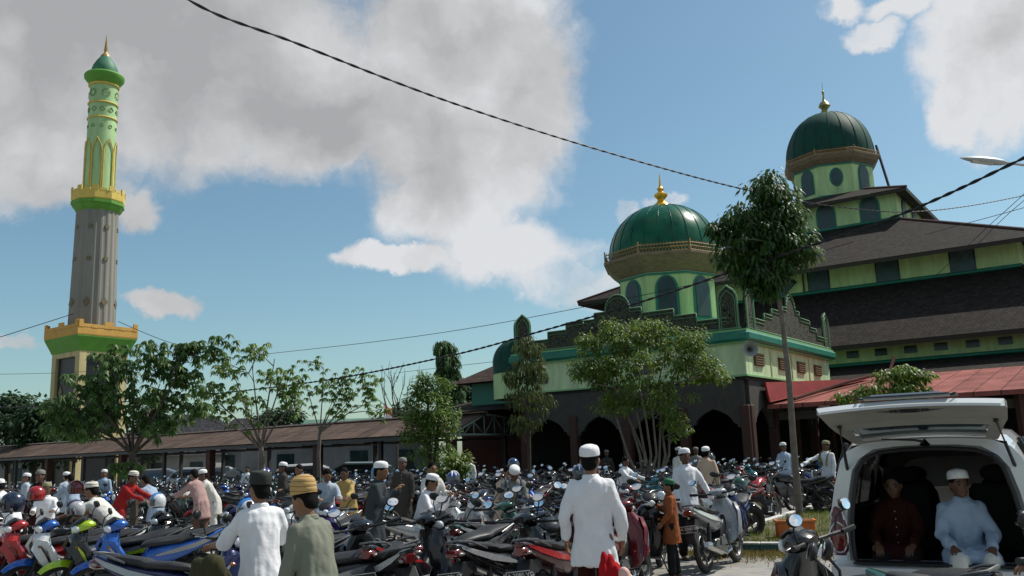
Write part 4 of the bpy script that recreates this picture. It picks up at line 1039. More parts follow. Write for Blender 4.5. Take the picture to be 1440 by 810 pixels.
def underbone(txt=None,txt2=None,scooter=False):
    r=empty('motorcycle',(0,0,0))
    fw,rw=.62,-.62
    wheel(r,fw,name='front_wheel'); wheel(r,rw,name='rear_wheel')
    b=MB()
    for s in (-1,1): b.tube([(fw,s*.075,.29),(fw-.09,s*.07,.52),(fw-.15,s*.06,.68)],[.025,.022,.018],7)
    b.tube([(fw-.15,-.07,.66),(fw-.15,.07,.66)],.025,6); b.tube([(fw-.14,0,.62),(fw-.25,0,.95)],.028,8); b.build('front_fork',blk,r)
    b=MB(); n=9; rs=[]
    for i in range(n):
        a=rad(38)+rad(76)*i/(n-1); R=.322; ring=[]
        for j in range(7):
            t=-1+2*j/6; dd=(.035+.05*i/(n-1))*abs(t)**2.2; ring.append(V((fw+math.cos(a)*(R-dd),t*(.045+.03*math.sin(PI*i/(n-1))),.29+math.sin(a)*(R-dd))))
        rs.append(ring)
    b.rings(rs,False,False)
    for g_ in rs: g_.reverse()
    b.rings([[p*1-V((0,0,.004)) for p in g_] for g_ in rs],False,False); b.build('front_fender',FRONT,r)
    # front cowl / leg shield
    b=MB()
    if scooter: b.loftz([(.27,.28,.10,.17),(.34,.33,.07,.20),(.55,.40,.05,.23),(.72,.44,.07,.21),(.86,.43,.09,.15),(.93,.40,.06,.10)],14,2.8)
    else: b.loftz([(.30,.24,.03,.12),(.36,.27,.05,.20),(.55,.35,.05,.245),(.70,.42,.075,.235),(.79,.45,.095,.19),(.86,.46,.10,.14),(.92,.43,.08,.10)],14,2.6)
    b.build('leg_shield',BODY,r)
    stripe(r,[(.33,.215,.42),(.38,.252,.55),(.44,.245,.68),(.50,.20,.77)] if not scooter else [(.36,.215,.40),(.42,.24,.55),(.46,.225,.68),(.50,.17,.78)],.035,(1,-1))
    for s in (-1,1):
        b=MB(); b.ell((.50,s*.155,.77),(.03,.035,.020),10,6); b.build('indicator',ambl,r)
    # handlebar cowl + headlight
    b=MB(); b.loftx([(.28,1.0,.07,.03),(.33,1.01,.13,.055),(.42,1.0,.12,.075),(.49,.965,.085,.06),(.53,.94,.04,.03)],12,2.4); b.build('headlight_cowl',FRONT,r)
    b=MB(); b.loftx([(.36,1.06,.05,.012),(.42,1.075,.085,.02),(.49,1.035,.075,.02),(.54,.985,.03,.01)],10,2.4); b.build('visor',blk,r)
    for s in (-1,1):
        b=MB(); out=[(.535,.86,.10),(.585,.74,.135),(.50,.60,.20),(.36,.45,.245),(.24,.40,.25),(.27,.55,.275),(.36,.72,.265),(.44,.84,.20)]
        A=[V((x+.012,s*(y+.008),z)) for x,z,y in out]; B=[V((x-.02,s*(y-.02),z)) for x,z,y in out]; cn=V((.43,s*.225,.66)); n=len(out)
        b.add(A+B+[cn],[((i,(i+1)%n,2*n) if s<0 else ((i+1)%n,i,2*n)) for i in range(n)]+[(i,n+i,n+(i+1)%n,(i+1)%n) for i in range(n)],True); b.build('front_wing',BODY,r)
    b=MB(); b.box((.545,0,.70),(.02,.15,.10),Euler((0,rad(20),0)).to_matrix(),.005); b.build('front_grille',blk,r)
    b=MB(); b.ell((.492,0,.962),(.050,.102,.058),14,8,Euler((0,rad(30),0)).to_matrix()); b.build('headlight',lens,r)
    b=MB(); b.tube([(.20,-.34,1.02),(.27,-.2,1.0),(.32,0,.99),(.27,.2,1.0),(.20,.34,1.02)],.013,6); 
    for s in (-1,1): b.tube([(.225,s*.27,1.01),(.19,s*.37,1.025)],.019,8); b.tube([(.26,s*.24,1.015),(.27,s*.32,1.0),(.24,s*.38,1.01)],.006,5)
    b.build('handlebar',blk,r)
    for s in (-1,1):
        b=MB(); b.tube([(.27,s*.24,1.01),(.285,s*.31,.995),(.245,s*.39,1.005)],.007,5); b.build('brake_lever',chrome,r)
    mirror(r,(.25,.22,1.03),(.20,.30,1.17),rad(-8)); mirror(r,(.25,-.22,1.03),(.20,-.30,1.17),rad(8))
    # spine and floor
    b=MB()
    if scooter: b.loftx([(.34,.35,.16,.06),(.1,.30,.17,.05),(-.1,.32,.17,.06),(-.18,.5,.14,.2)],12,3); b.build('floorboard',blk,r)
    else: b.loftx([(.36,.60,.05,.11),(.22,.52,.055,.09),(.05,.48,.07,.10),(-.08,.52,.09,.15)],12,2.6); b.build('centre_tunnel',blk,r)
    # body
    b=MB(); b.loftx([(.08,.58,.05,.03),(0.02,.60,.10,.10),(-.2,.62,.135,.13),(-.45,.68,.14,.10),(-.7,.76,.115,.07),(-.86,.83,.075,.05),(-.93,.86,.04,.02)],14,2.6); b.build('side_cover',BODY,r)
    stripe(r,[(-.05,.118,.62),(-.25,.142,.66),(-.5,.146,.71),(-.75,.112,.79),(-.88,.075,.845)],.030,(1,-1))
    b=MB(); b.loftx([(.10,.72,.03,.02),(.04,.745,.09,.035),(-.15,.765,.115,.045),(-.35,.775,.135,.045),(-.42,.80,.13,.05),(-.62,.83,.12,.045),(-.76,.85,.08,.03)],14,2.6); b.build('seat',seatm,r)
    b=MB(); b.tube([(-.55,.12,.80),(-.78,.12,.88),(-.90,.07,.90),(-.90,-.07,.90),(-.78,-.12,.88),(-.55,-.12,.80)],.012,6); b.build('grab_rail',alu,r)
    b=MB(); b.loftx([(-.82,.80,.075,.045),(-.91,.80,.07,.05),(-.955,.80,.05,.035)],12,2.6); b.build('tail_light',redl,r)
    for s in (-1,1):
        b=MB(); b.ell((-.89,s*.075,.785),(.045,.022,.018),8,6); b.build('rear_indicator',mat('dim_lens',(.22,.20,.18),.15,coat=1),r)
    b=MB(); b.prism([(-.66,.72),(-.86,.72),(-1.0,.50),(-.98,.42),(-.94,.42),(-.93,.50),(-.80,.60),(-.66,.62)],.065,.01,taper=.95); b.build('rear_fender',blk,r)
    plate(r,(-1.0,0,.60),rad(-22),txt,txt2)
    # engine, exhaust
    b=MB(); b.tube([(.06,0,.36),(.30,0,.40)],[.075,.06],10)
    for i in range(5): b.tube([(.10+i*.035,0,.367),(.115+i*.035,0,.37)],.085,10)
    b.tube([(-.05,-.11,.30),(-.05,.11,.30)],.12,14); b.tube([(-.22,-.09,.31),(-.22,.09,.31)],.085,12); b.box((-.12,0,.32),(.3,.16,.16),None,.02); b.build('engine',alu,r)
    b=MB(); b.tube([(.24,-.05,.34),(.18,-.10,.22),(-.1,-.13,.19),(-.35,-.15,.24)],.018,6); b.tube([(-.30,-.155,.23),(-.36,-.155,.245),(-.80,-.165,.36),(-.88,-.165,.38)],[.03,.052,.055,.035],12); b.build('exhaust',chrome if not scooter else blk,r)
    b=MB(); b.tube([(-.40,-.215,.27),(-.74,-.225,.36)],[.03,.032],6); b.build('heat_shield',alu,r)
    b=MB(); 
    for s in (-1,1): b.box((-.40,s*.075,.30),(.48,.02,.045)); b.tube([(-.60,s*.09,.31),(-.50,s*.10,.64)],.016,6); b.torus((-.545,s*.095,.50),.0,.028,4,8) if False else b.tube([(-.585,s*.092,.36),(-.52,s*.10,.58)],.030,8)
    b.tube([(.0,-.2,.30),(.0,.2,.30)],.012,6); b.build('swing_arm',blk,r)
    b=MB(); b.tube([(-.05,.10,.26),(-.12,.22,.01)],.010,5); b.box((-.12,.225,.008),(.06,.03,.012)); b.tube([(0,.2,.30),(.0,.26,.30)],.018,6); b.tube([(0,-.2,.30),(.0,-.26,.30)],.018,6); b.build('side_stand',blk,r)
    return r
def roadster():
    r=empty('motorcycle',(0,0,0)); fw,rw=.70,-.66
    wheel(r,fw,.31,.052,'front_wheel',6); wheel(r,rw,.31,.07,'rear_wheel',6)
    b=MB()
    for s in (-1,1): b.tube([(fw,s*.09,.31),(fw-.28,s*.085,.98)],[.03,.022],8)
    b.box((fw-.25,0,.92),(.1,.22,.03)); b.build('front_fork',alu,r)
    b=MB(); n=8; rs=[]
    for i in range(n):
        a=rad(30)+rad(110)*i/(n-1); rs.append([V((fw+math.cos(a)*(.345-.04*abs(t)**2),t*.07,.31+math.sin(a)*(.345-.04*abs(t)**2))) for t in (-1,-.6,-.2,.2,.6,1)])
    b.rings(rs,False,False); b.build('front_fender',FRONT,r)
    b=MB(); b.ell((.50,0,.90),(.09,.10,.10),14,9); b.build('headlight_cowl',FRONT,r); b=MB(); b.ell((.555,0,.895),(.05,.085,.085),14,9); b.build('headlight',lens,r)
    b=MB(); b.loftx([(.36,.86,.05,.05),(.28,.87,.13,.10),(.05,.86,.15,.12),(-.12,.80,.11,.07),(-.2,.77,.07,.03)],14,2.5); b.build('fuel_tank',BODY,r)
    stripe(r,[(.28,.135,.86),(.12,.155,.85),(-.02,.145,.82),(-.12,.12,.79)],.035,(1,-1))
    b=MB(); b.prism([(.42,.80),(.30,.50),(.18,.42),(.12,.70),(.2,.80)],.15,.02,taper=.8,smooth=True); b.build('shroud',ACC,r)
    b=MB(); b.loftx([(-.12,.80,.06,.03),(-.2,.80,.11,.045),(-.45,.81,.13,.045),(-.6,.86,.12,.05),(-.78,.88,.08,.03)],14,2.6); b.build('seat',seatm,r)
    b=MB(); b.loftx([(-.2,.72,.10,.05),(-.5,.76,.12,.06),(-.8,.84,.09,.05),(-.95,.89,.04,.025)],12,2.5); b.build('tail_cowl',BODY,r)
    b=MB(); b.loftx([(-.88,.83,.06,.035),(-.96,.83,.05,.03),(-.99,.83,.03,.02)],10,2.4); b.build('tail_light',redl,r)
    for s in (-1,1):
        b=MB(); b.tube([(-.92,s*.07,.79),(-.93,s*.15,.79)],.008,5); b.ell((-.94,s*.165,.79),(.03,.03,.025),8,6); b.build('rear_indicator',ambl,r)
    b=MB(); b.prism([(-.66,.76),(-.84,.76),(-1.02,.56),(-1.0,.46),(-.96,.46),(-.95,.56),(-.80,.68),(-.66,.68)],.07,.01,taper=.95); b.build('rear_fender',blk,r); plate(r,(-1.03,0,.64),rad(-25))
    b=MB(); b.tube([(.22,-.38,1.03),(.26,-.22,1.04),(.36,-.08,1.0),(.36,.08,1.0),(.26,.22,1.04),(.22,.38,1.03)],.013,6)
    for s in (-1,1): b.tube([(.24,s*.28,1.035),(.21,s*.40,1.03)],.019,8)
    b.build('handlebar',blk,r)
    for s in (-1,1):
        b=MB(); b.tube([(.28,s*.25,1.03),(.31,s*.32,1.01),(.27,s*.40,1.01)],.007,5); b.build('brake_lever',chrome,r)
    mirror(r,(.27,.24,1.05),(.22,.34,1.20),rad(-8)); mirror(r,(.27,-.24,1.05),(.22,-.34,1.20),rad(8))
    b=MB(); b.tube([(.40,0,.92),(.28,0,.45),(.1,0,.26),(-.25,0,.26),(-.3,0,.6),(-.15,0,.74),(.3,0,.84)],.028,7); b.build('frame',blk,r)
    b=MB(); b.tube([(.05,0,.40),(.14,0,.66)],[.09,.085],10)
    for i in range(6): b.box((.075+i*.014,0,.46+i*.033),(.22,.20,.012),Euler((0,rad(22),0)).to_matrix())
    b.box((-.08,0,.38),(.38,.22,.22),None,.04); b.tube([(0,-.15,.36),(0,.15,.36)],.12,14); b.build('engine',alu,r)
    b=MB(); b.tube([(.18,-.05,.58),(.30,-.09,.42),(.2,-.13,.24),(-.2,-.15,.26)],.02,7); b.tube([(-.2,-.15,.26),(-.3,-.17,.30),(-.82,-.19,.52),(-.88,-.19,.545)],[.03,.055,.06,.04],12); b.build('exhaust',chrome,r)
    b=MB()
    for s in (-1,1): b.box((-.42,s*.10,.33),(.52,.03,.06)); b.tube([(-.62,s*.11,.36),(-.42,s*.11,.72)],.03,8)
    b.build('swing_arm',blk,r)
    b=MB(); b.tube([(-.1,.12,.28),(-.16,.26,.01)],.011,5); b.tube([(-.1,-.2,.33),(-.1,.2,.33)],.014,6); b.build('side_stand',blk,r)
    return r
BC={}
def paint(name,c,metal=.25,rough=.25):
    M=mat('paint_'+name,c,rough,metal,coat=.8,noise_s=30,noise_a=.05); BC[name]=M; return M
for n_,c in dict(black=(.010,.010,.011),red=(.40,.012,.012),dark_red=(.16,.008,.012),blue=(.012,.10,.42),navy=(.010,.018,.085),white=(.62,.64,.64),silver=(.33,.34,.35),lime=(.42,.62,.02),green=(.01,.07,.045),grey=(.09,.095,.10),teal=(.02,.20,.24),orange=(.55,.10,.02),purple=(.035,.02,.13),maroon=(.07,.010,.014)).items(): paint(n_,c)
T_under=underbone(); T_scoot=underbone(scooter=True); T_road=roadster()
for t in (T_under,T_scoot,T_road): t.location=(0,-30,0)
TPL={'u':T_under,'s':T_scoot,'r':T_road}
bpy.context.view_layer.update()
def simple(t,name):   # one mesh version for bikes that show only a few pixels
    b=MB(); mats=[]; 
    def rec(o,M):
        if o.type=='MESH':
            for mm in o.data.materials:
                if mm not in mats: mats.append(mm)
            idx=mats.index(o.data.materials[0]); b.cm=idx; b.T=None
            bb=len(b.v); b.v+=[tuple(M@v.co) for v in o.data.vertices]; b.f+=[tuple(bb+i for i in p.vertices) for p in o.data.polygons]; b.m+=[idx]*len(o.data.polygons); b.sm+=[True]*len(o.data.polygons)
        for c in o.children: rec(c,M@c.matrix_local)
    rec(t,Matrix.Identity(4)); me=b.mesh('motorcycle'); me.update(); me.set_sharp_from_angle(angle=rad(42))
    for mm in mats: me.materials.append(mm)
    return me
SM={k:simple(t,k) for k,t in TPL.items()}
placed=[]
def bike(x,y,hd,kind,body,acc,label,group,parts=True,lean=True,txt=None,z=0.0,front=None):
    fr=BC[front or body]
    if parts:
        if txt:
            r=underbone(txt[0],txt[1],kind=='s')
            def rc(o):
                for sl in o.material_slots:
                    if sl.material is BODY: sl.link='OBJECT'; sl.material=BC[body]
                    elif sl.material is FRONT: sl.link='OBJECT'; sl.material=fr
                    elif sl.material is ACC: sl.link='OBJECT'; sl.material=BC[acc]
                for c in o.children: rc(c)
            rc(r)
        else: r=copy_tree(TPL[kind],None,{BODY.name:BC[body],ACC.name:BC[acc],FRONT.name:fr})
    else:
        r=bpy.data.objects.new('motorcycle',SM[kind]); COL.objects.link(r)
        for sl in r.material_slots:
            if sl.material is BODY: sl.link='OBJECT'; sl.material=BC[body]
            elif sl.material is FRONT: sl.link='OBJECT'; sl.material=fr
            elif sl.material is ACC: sl.link='OBJECT'; sl.material=BC[acc]
    r.name='motorcycle'; r.rotation_mode='XYZ'
    R=Matrix.Rotation(rad(hd),4,'Z')@Matrix.Rotation(rad(-7) if lean else 0,4,'X')
    R.translation=V((x,y,z)); r.matrix_world=R
    tag(r,label,'motorcycle',group); placed.append((x,y)); return r
# --- individual foreground bikes:  px, Y, heading, kind, body, accent, label
FG=[
 (72,12.0,222,'u','red','dark_red','glossy red motorcycle at the left edge facing the camera'),
 (114,11.8,222,'u','white/blue','black','white and black motorcycle with a blue front fender, beside the red one'),
 (166,11.5,220,'u','black/lime','lime','black motorcycle with lime green headlight cowl and front fender'),
 (212,11.3,216,'u','blue','silver','bright blue motorcycle with a clear headlight beside the lime one'),
 (30,12.6,222,'u','dark_red','black','dark red motorcycle cut off by the left edge of the picture'),
 (268,12.5,218,'u','black','red','black motorcycle with a red tail stripe behind the man in the black cap'),
 (262,8.3,-8,'s','navy','silver','dark navy scooter with silver side stripe, nearest bike at the lower left'),
 (540,8.9,118,'s','black','white','black scooter with two pale mirrors beside the man in the straw-coloured cap'),
 (606,12.9,38,'s','white','silver','white scooter with a black seat below the man in white praying posture'),
 (663,13.4,262,'u','silver','white','silver motorcycle facing the camera between the white scooter and the plaid-scarf man'),
 (700,11.3,62,'u','green','silver','dark green motorcycle with a round red tail light'),
 (722,9.0,58,'u','black','silver',None),
 (800,9.0,62,'u','maroon','red',None),
 (768,12.4,225,'u','blue','black','blue motorcycle with tilted mirrors left of the tall man in white'),
 (905,12.6,250,'s','black','grey','black scooter between the tall man in white and the boy in orange'),
 (866,10.6,60,'u','dark_red','silver','dark red motorcycle in front of the tall man in white, at his right side'),
 (1004,12.9,58,'u','silver','white',None),
 (1018,14.6,245,'s','navy','blue','navy scooter with tall leg shield beside the grass verge'),
 (1066,19.6,52,'r','red','black','red and black roadster with a fat rear tyre at the back of the verge'),
 (1112,21.6,150,'r','black','grey','black roadster with a bright headlight just left of the slender tree trunk'),
 (1146,21.8,140,'u','black','silver','black motorcycle between the slender tree trunk and the man in the long white robe'),
 (1172,23.2,150,'r','grey','black','grey roadster held by the man in the long white robe'),
 (1196,6.2,128,'s','black','white','black scooter with blue-glinting hexagonal mirror in front of the open van'),
 (1397,4.67,-60,'r','green','black','dark bike with a round black mirror at the lower right corner'),
 (1075,3.95,-12,'u','orange','white','orange trimmed motorcycle seat cut off by the bottom edge, left of the van'),
 (1490,2.75,98,'r','grey','black','motorcycle whose pale blue mirror shows at the bottom edge before the seated man'),
 (470,13.2,250,'s','purple','white','purple and white scooter behind the man in the straw-coloured cap'),
 (425,14.2,240,'u','white','silver','white fronted motorcycle between the two near men in caps'),
 (362,13.6,215,'u','navy','blue','dark blue motorcycle right behind the black-capped man'),
 (1000,16.2,200,'r','dark_red','white','dark red and white roadster behind the navy scooter'),
 (640,10.2,235,'u','black','grey','black motorcycle facing the camera between the two scooters at the bottom centre'),
 (775,10.9,118,'r','black','silver','black roadster with raised handlebar left of the tall man in white'),
 (590,9.3,70,'u','black','red','black motorcycle seen from behind right of the black two-mirrored scooter'),
 (450,8.6,200,'u','black','silver','black motorcycle just beyond the elderly man'),
 (385,9.6,215,'s','grey','black','grey scooter in front of the black-capped man'),
 (835,13.8,120,'u','black','grey','black motorcycle half hidden behind the tall man in white'),
 (938,15.5,235,'r','black','silver','black roadster with a silver engine behind the boy in orange'),
]
for (px,Y,hd,k,bc,ac,lab) in FG:
    txt=None
    if lab is None:
        if px==722: lab,txt='black motorcycle with silver tail trim and plate 1271 ST at the bottom centre',('DA 1271 ST','06.10')
        elif px==800: lab,txt='maroon motorcycle with plate 2085 VG beside the tall man in white',('DA 2085 VG','12.17')
        else: lab,txt='silver grey motorcycle with plate DA 2060 BB beside the boy in orange',('DA 2060 BB','06.17')
    bc,_,fc=bc.partition('/')
    bike(gx(px,Y),Y,hd,k,bc,ac,lab,None,True,txt=txt,front=fc or None)
# ------------------------------------------------------------------ people
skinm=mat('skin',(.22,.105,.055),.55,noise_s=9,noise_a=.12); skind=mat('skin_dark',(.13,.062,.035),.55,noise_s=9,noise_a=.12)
hairm=mat('black_hair',(.006,.005,.005),.85,spec=.15,noise_s=60,noise_a=.4); eyem=mat('eye_dark',(.02,.015,.012),.2); lipm=mat('lip',(.16,.06,.045),.5)
CM={}
def clothm(n,c,rough=.85): 
    CM[n]=mat('cloth_'+n,c,rough,noise_s=6,noise_a=.07,bump=(9,.55),spec=.15,bump_dist=.02); return CM[n]
for n_,c in dict(white=(.78,.78,.80),offwhite=(.66,.65,.60),greyblue=(.42,.48,.55),grey=(.22,.22,.20),greygreen=(.20,.21,.165),charcoal=(.045,.055,.06),lightblue=(.34,.43,.55),tan=(.58,.43,.32),red=(.30,.02,.02),maroon=(.035,.007,.006),orange=(.27,.085,.03),yellow=(.42,.30,.11),pink=(.42,.27,.25),brown=(.12,.07,.05),black=(.015,.015,.017),navy=(.02,.03,.07),check=(.12,.10,.12),khaki=(.05,.048,.024),dkgrey=(.055,.05,.045)).items(): clothm(n_,c)
def checkcloth(name,c1,c2,sc):
    M=bpy.data.materials.new(name); M.use_nodes=True; nt=M.node_tree; N=nt.nodes; L=nt.links; b=N['Principled BSDF']; tc=N.new('ShaderNodeTexCoord'); k=N.new('ShaderNodeTexChecker'); k.inputs['Scale'].default_value=sc
    k.inputs[1].default_value=(*c1,1); k.inputs[2].default_value=(*c2,1); L.new(tc.outputs['Object'],k.inputs[0]); L.new(k.outputs[0],b.inputs['Base Color']); b.inputs['Roughness'].default_value=.9; return M
CM['plaid']=checkcloth('cloth_plaid',(.30,.32,.34),(.03,.035,.05),16); CM['scarf']=checkcloth('cloth_scarf',(.55,.33,.05),(.25,.03,.02),5); CM['olive_scarf']=checkcloth('cloth_olive_scarf',(.22,.24,.10),(.12,.11,.06),14)
capm={}
def wave(name,c1,c2,sc,zdir=True):
    M=bpy.data.materials.new(name); M.use_nodes=True; nt=M.node_tree; N=nt.nodes; L=nt.links; b=N['Principled BSDF']; tc=N.new('ShaderNodeTexCoord'); w=N.new('ShaderNodeTexWave'); w.bands_direction='Z'; w.inputs['Scale'].default_value=sc; w.inputs['Distortion'].default_value=1.2; w.inputs['Detail'].default_value=2
    L.new(tc.outputs['Object'],w.inputs[0]); r=N.new('ShaderNodeValToRGB'); r.color_ramp.elements[0].position=.03; r.color_ramp.elements[0].color=(*c2,1); r.color_ramp.elements[1].position=.10; r.color_ramp.elements[1].color=(*c1,1); L.new(w.outputs[0],r.inputs[0]); L.new(r.outputs[0],b.inputs['Base Color']); b.inputs['Roughness'].default_value=.85
    bp=N.new('ShaderNodeBump'); bp.inputs['Strength'].default_value=.5; bp.inputs['Distance'].default_value=.004; L.new(w.outputs[0],bp.inputs['Height']); L.new(bp.outputs[0],b.inputs['Normal']); return M
capm['white']=mat('cap_white',(.80,.80,.80),.85,noise_s=60,noise_a=.15,bump=(90,.6),bump_dist=.004); capm['black']=mat('cap_black',(.02,.022,.02),.8,noise_s=30,noise_a=.3,bump=(60,.5)); capm['straw']=wave('cap_straw',(.50,.32,.12),(.22,.11,.03),9); capm['khaki']=mat('cap_khaki',(.26,.25,.14),.85,noise_s=40); capm['green']=mat('cap_green_cloth',(.01,.12,.05),.7); capm['grey']=mat('cap_grey',(.20,.19,.17),.85,noise_s=30); capm['band']=wave('cap_band',(.72,.68,.58),(.10,.08,.06),7); capm['none']=None
def RR(p,r0,q,r1,b,n=10):
    p,q=V(p),V(q); b.tube([p,q],[r0,r1],n); b.ell(p,(r0,)*3,n,6); b.ell(q,(r1,)*3,n,6)
def folds(seed,amp):
    def f(me):
        me.update(); ns=[v.normal.copy() for v in me.vertices]; cs=[v.co.copy() for v in me.vertices]; out=[]
        for c,nn in zip(cs,ns):
            a=noise.noise(V((c.x*9+seed,c.y*9,c.z*4)))*amp + noise.noise(V((c.x*22,c.y*22+seed,c.z*10)))*amp*.45
            a+=abs(noise.noise(V((c.x*14+seed,c.y*14,c.z*1.6))))*amp*.9*max(0,min(1,(1.25-c.z)*1.6))
            out+= [c.x+nn.x*a,c.y+nn.y*a,c.z+nn.z*a]
        me.vertices.foreach_set('co',out)
    return f
HTX={}
def person(label,px,Y,hd,pose='stand',top='white',cap='white',low='black',hgt=1.66,lean=0,armL=None,armR=None,detail=1,kneel=0,sleeve='long',hem=.62,group=None,z=0.0,skin=None,head_yaw=0,head_pitch=0,X=None,extras=()):
    """body faces local +X. arms: (elbow, wrist) offsets from the shoulder in body axes (x fwd, y left, z up)."""
    s=hgt/1.755; S=skin or skinm
    loc=V((gx(px,Y) if X is None else X,Y,z)); e=empty('person',loc,rad(hd),label,'person',group,s)
    vs_=.011 if detail>=2 else .014 if detail==1 else .019
    sit=pose=='sit'
    pel=V((0,0,.93 if not sit else .62)); th=rad(lean)
    up=V((math.sin(th),0,math.cos(th))); fwd=V((math.cos(th),0,-math.sin(th)))
    def T(a,y,z_): return pel+fwd*a+V((0,y,0))+up*z_
    chest=T(0,0,.34); neck=T(-.005,0,.50); th2=th*.55+rad(head_pitch); hup=V((math.sin(th2),0,math.cos(th2)))
    hc=neck+hup*.155+V((.015,0,0))
    sh={1:T(0,.160,.455),-1:T(0,-.160,.455)}
    dflt={1:((.02,.06,-.28),(.08,.05,-.52)),-1:((.02,-.06,-.28),(.08,-.05,-.52))}
    arm={1:armL or dflt[1],-1:armR or dflt[-1]}
    b=MB()
    # torso and neck
    secs=[(-.06,.090,.145),(.05,.092,.145),(.16,.085,.13),(.30,.094,.15),(.40,.088,.165),(.46,.060,.115),(.51,.045,.05)]
    rs=[]
    for (z_,a,w) in secs: rs.append([T(a*math.cos(t)*1.0,w*math.sin(t),z_) for t in [2*PI*i/14 for i in range(14)]])
    b.rings(rs); RR(neck-up*.03,.056,neck+hup*.08,.052,b)
    HR=Matrix.Rotation(rad(head_yaw),3,'Z')@Euler((0,th2,0)).to_matrix()
    def hp(x,y,z_): return hc+HR@V((x,y,z_))
    b.ell(hc,(.096,.078,.118),16,12,HR); b.ell(hp(.03,0,-.055),(.062,.056,.062),12,9,HR)
    b.ell(hp(.092,0,-.008),(.020,.016,.028),8,6,HR); b.ell(hp(.082,0,.025),(.018,.05,.012),10,6,HR); b.ell(hp(.080,0,-.062),(.016,.026,.012),8,6,HR); b.ell(hp(.066,0,-.095),(.022,.028,.02),8,6,HR)
    for q in (1,-1): b.ell(hp(-.008,q*.080,-.005),(.024,.013,.034),8,6,HR); b.ell(hp(.072,q*.036,-.03),(.02,.022,.02),8,6,HR)
    hips={1:V((0,.088,pel.z-.02)),-1:V((0,-.088,pel.z-.02))}
    feet={}
    for q in (1,-1):
        st=.05*q if not sit else 0
        if sit: kn=V((.40,q*.13,pel.z+.0)); an=V((.44,q*.12,.17 if z else .17))
        elif pose=='walk': kn=V((.10*q+.04,q*.09,.49)); an=V((.20*q-.06,q*.085,.08+(.05 if q<0 else 0)))
        elif pose=='astride': kn=V((.26,q*.22,.62)); an=V((.12,q*.26,.10))
        else: kn=V((.02+st*.3,q*.10,.49)); an=V((-.01+st,q*.11,.08))
        if pose=='astride': pass
        RR(hips[q],.088,kn,.056,b); RR(kn,.054,an,.036,b); feet[q]=an
        RR(an-V((.03,0,.035)),.034,an+V((.13,q*.015,-.048)),.027,b); b.ell(an+V((.17,q*.015,-.052)),(.035,.035,.022),8,6)
    wr={}
    for q in (1,-1):
        el=sh[q]+V(arm[q][0]); w=sh[q]+V(arm[q][1]); RR(sh[q]-V((0,q*.012,.018)),.043,el,.038,b); RR(el,.038,w,.027,b); wr[q]=(el,w)
    body=voxel(b,vs_,4,.5)
    # hands: palm, four unequal curled fingers and a thumb, at a finer grid joined at the wrist
    hb=MB()
    for q in (1,-1):
        el,w=wr[q]; d=(w-el).normalized(); side=d.cross(V((0,q,0)))
        side=side.normalized() if side.length>.1 else V((1,0,0)); nrm=d.cross(side).normalized()
        if nrm.dot(V((0,-q,0)))<0: nrm=-nrm
        if d.z>-.4: nrm=-Z*1.0; side=d.cross(nrm).normalized()*-1
        RT=Matrix((d,side,nrm)).transposed()
        hm=MB(); hm.ell(w+d*.045,(.052,.040,.017),10,8,RT); RR(w-d*.03,.026,w+d*.01,.024,hm,8)
        for k,(o,l) in enumerate(((-.030,.062),(-.010,.072),(.010,.068),(.030,.054))):
            p=w+d*.080+side*(-o); p2=p+d*l*.45+nrm*.008; p3=p2+d*l*.35+nrm*.020; p4=p3+d*l*.1+nrm*.022
            hm.tube([p-d*.02,p,p2,p3,p4],[.009,.0092,.0085,.0075,.005],7)
        t0=w+d*.025+side*.032; hm.tube([t0-side*.01,t0+d*.02+side*.016+nrm*.008,t0+d*.048+side*.020+nrm*.018,t0+d*.066+side*.016+nrm*.022],[.012,.0115,.0095,.006],7)
        hm2=hm.v; base=len(hb.v); hb.v+=hm.v; hb.f+=[tuple(base+i for i in f) for f in hm.f]; hb.m+=hm.m; hb.sm+=hm.sm
    if detail>=1:
        hmesh=voxel(hb,.0042 if detail>=2 else .006,1,.4)
        vs=[tuple(v.co) for v in body.vertices]; fs=[tuple(p.vertices) for p in body.polygons]; n=len(vs)
        vs+=[tuple(v.co) for v in hmesh.vertices]; fs+=[tuple(n+i for i in p.vertices) for p in hmesh.polygons]
        bpy.data.meshes.remove(hmesh)
    else:
        vs=[tuple(v.co) for v in body.vertices]; fs=[tuple(p.vertices) for p in body.polygons]; n=len(vs); vs+=hb.v; fs+=[tuple(n+i for i in f) for f in hb.f]
    me=bpy.data.meshes.new('body'); me.from_pydata(vs,[],fs); me.polygons.foreach_set('use_smooth',[True]*len(fs)); link('body',me,S,e); bpy.data.meshes.remove(body)
    # face
    fb=MB()
    for q in (1,-1): fb=MB(); fb.ell(hp(.083,q*.031,.004),(.010,.015,.007),8,6,HR); fb.build('eye',eyem,e)
    fb=MB()
    for q in (1,-1): fb=MB(); fb.tube([hp(.090,q*.015,.024),hp(.090,q*.034,.030),hp(.078,q*.052,.022)],[.004,.005,.003],5); fb.build('eyebrow',hairm,e)
    fb=MB(); fb.ell(hp(.092,0,-.062),(.008,.022,.006),8,6,HR); fb.build('mouth',lipm,e)
    # hair
    if cap!='hijab':
        fb=MB(); fb.ell(hc+HR@V((-.014,0,.028)),(.096,.084,.108),16,12,HR); fb.ell(hc+HR@V((-.050,0,-.02)),(.058,.074,.072),12,9,HR); hm_=voxel(fb,.011,2,.5); link('hair',hm_,hairm,e)
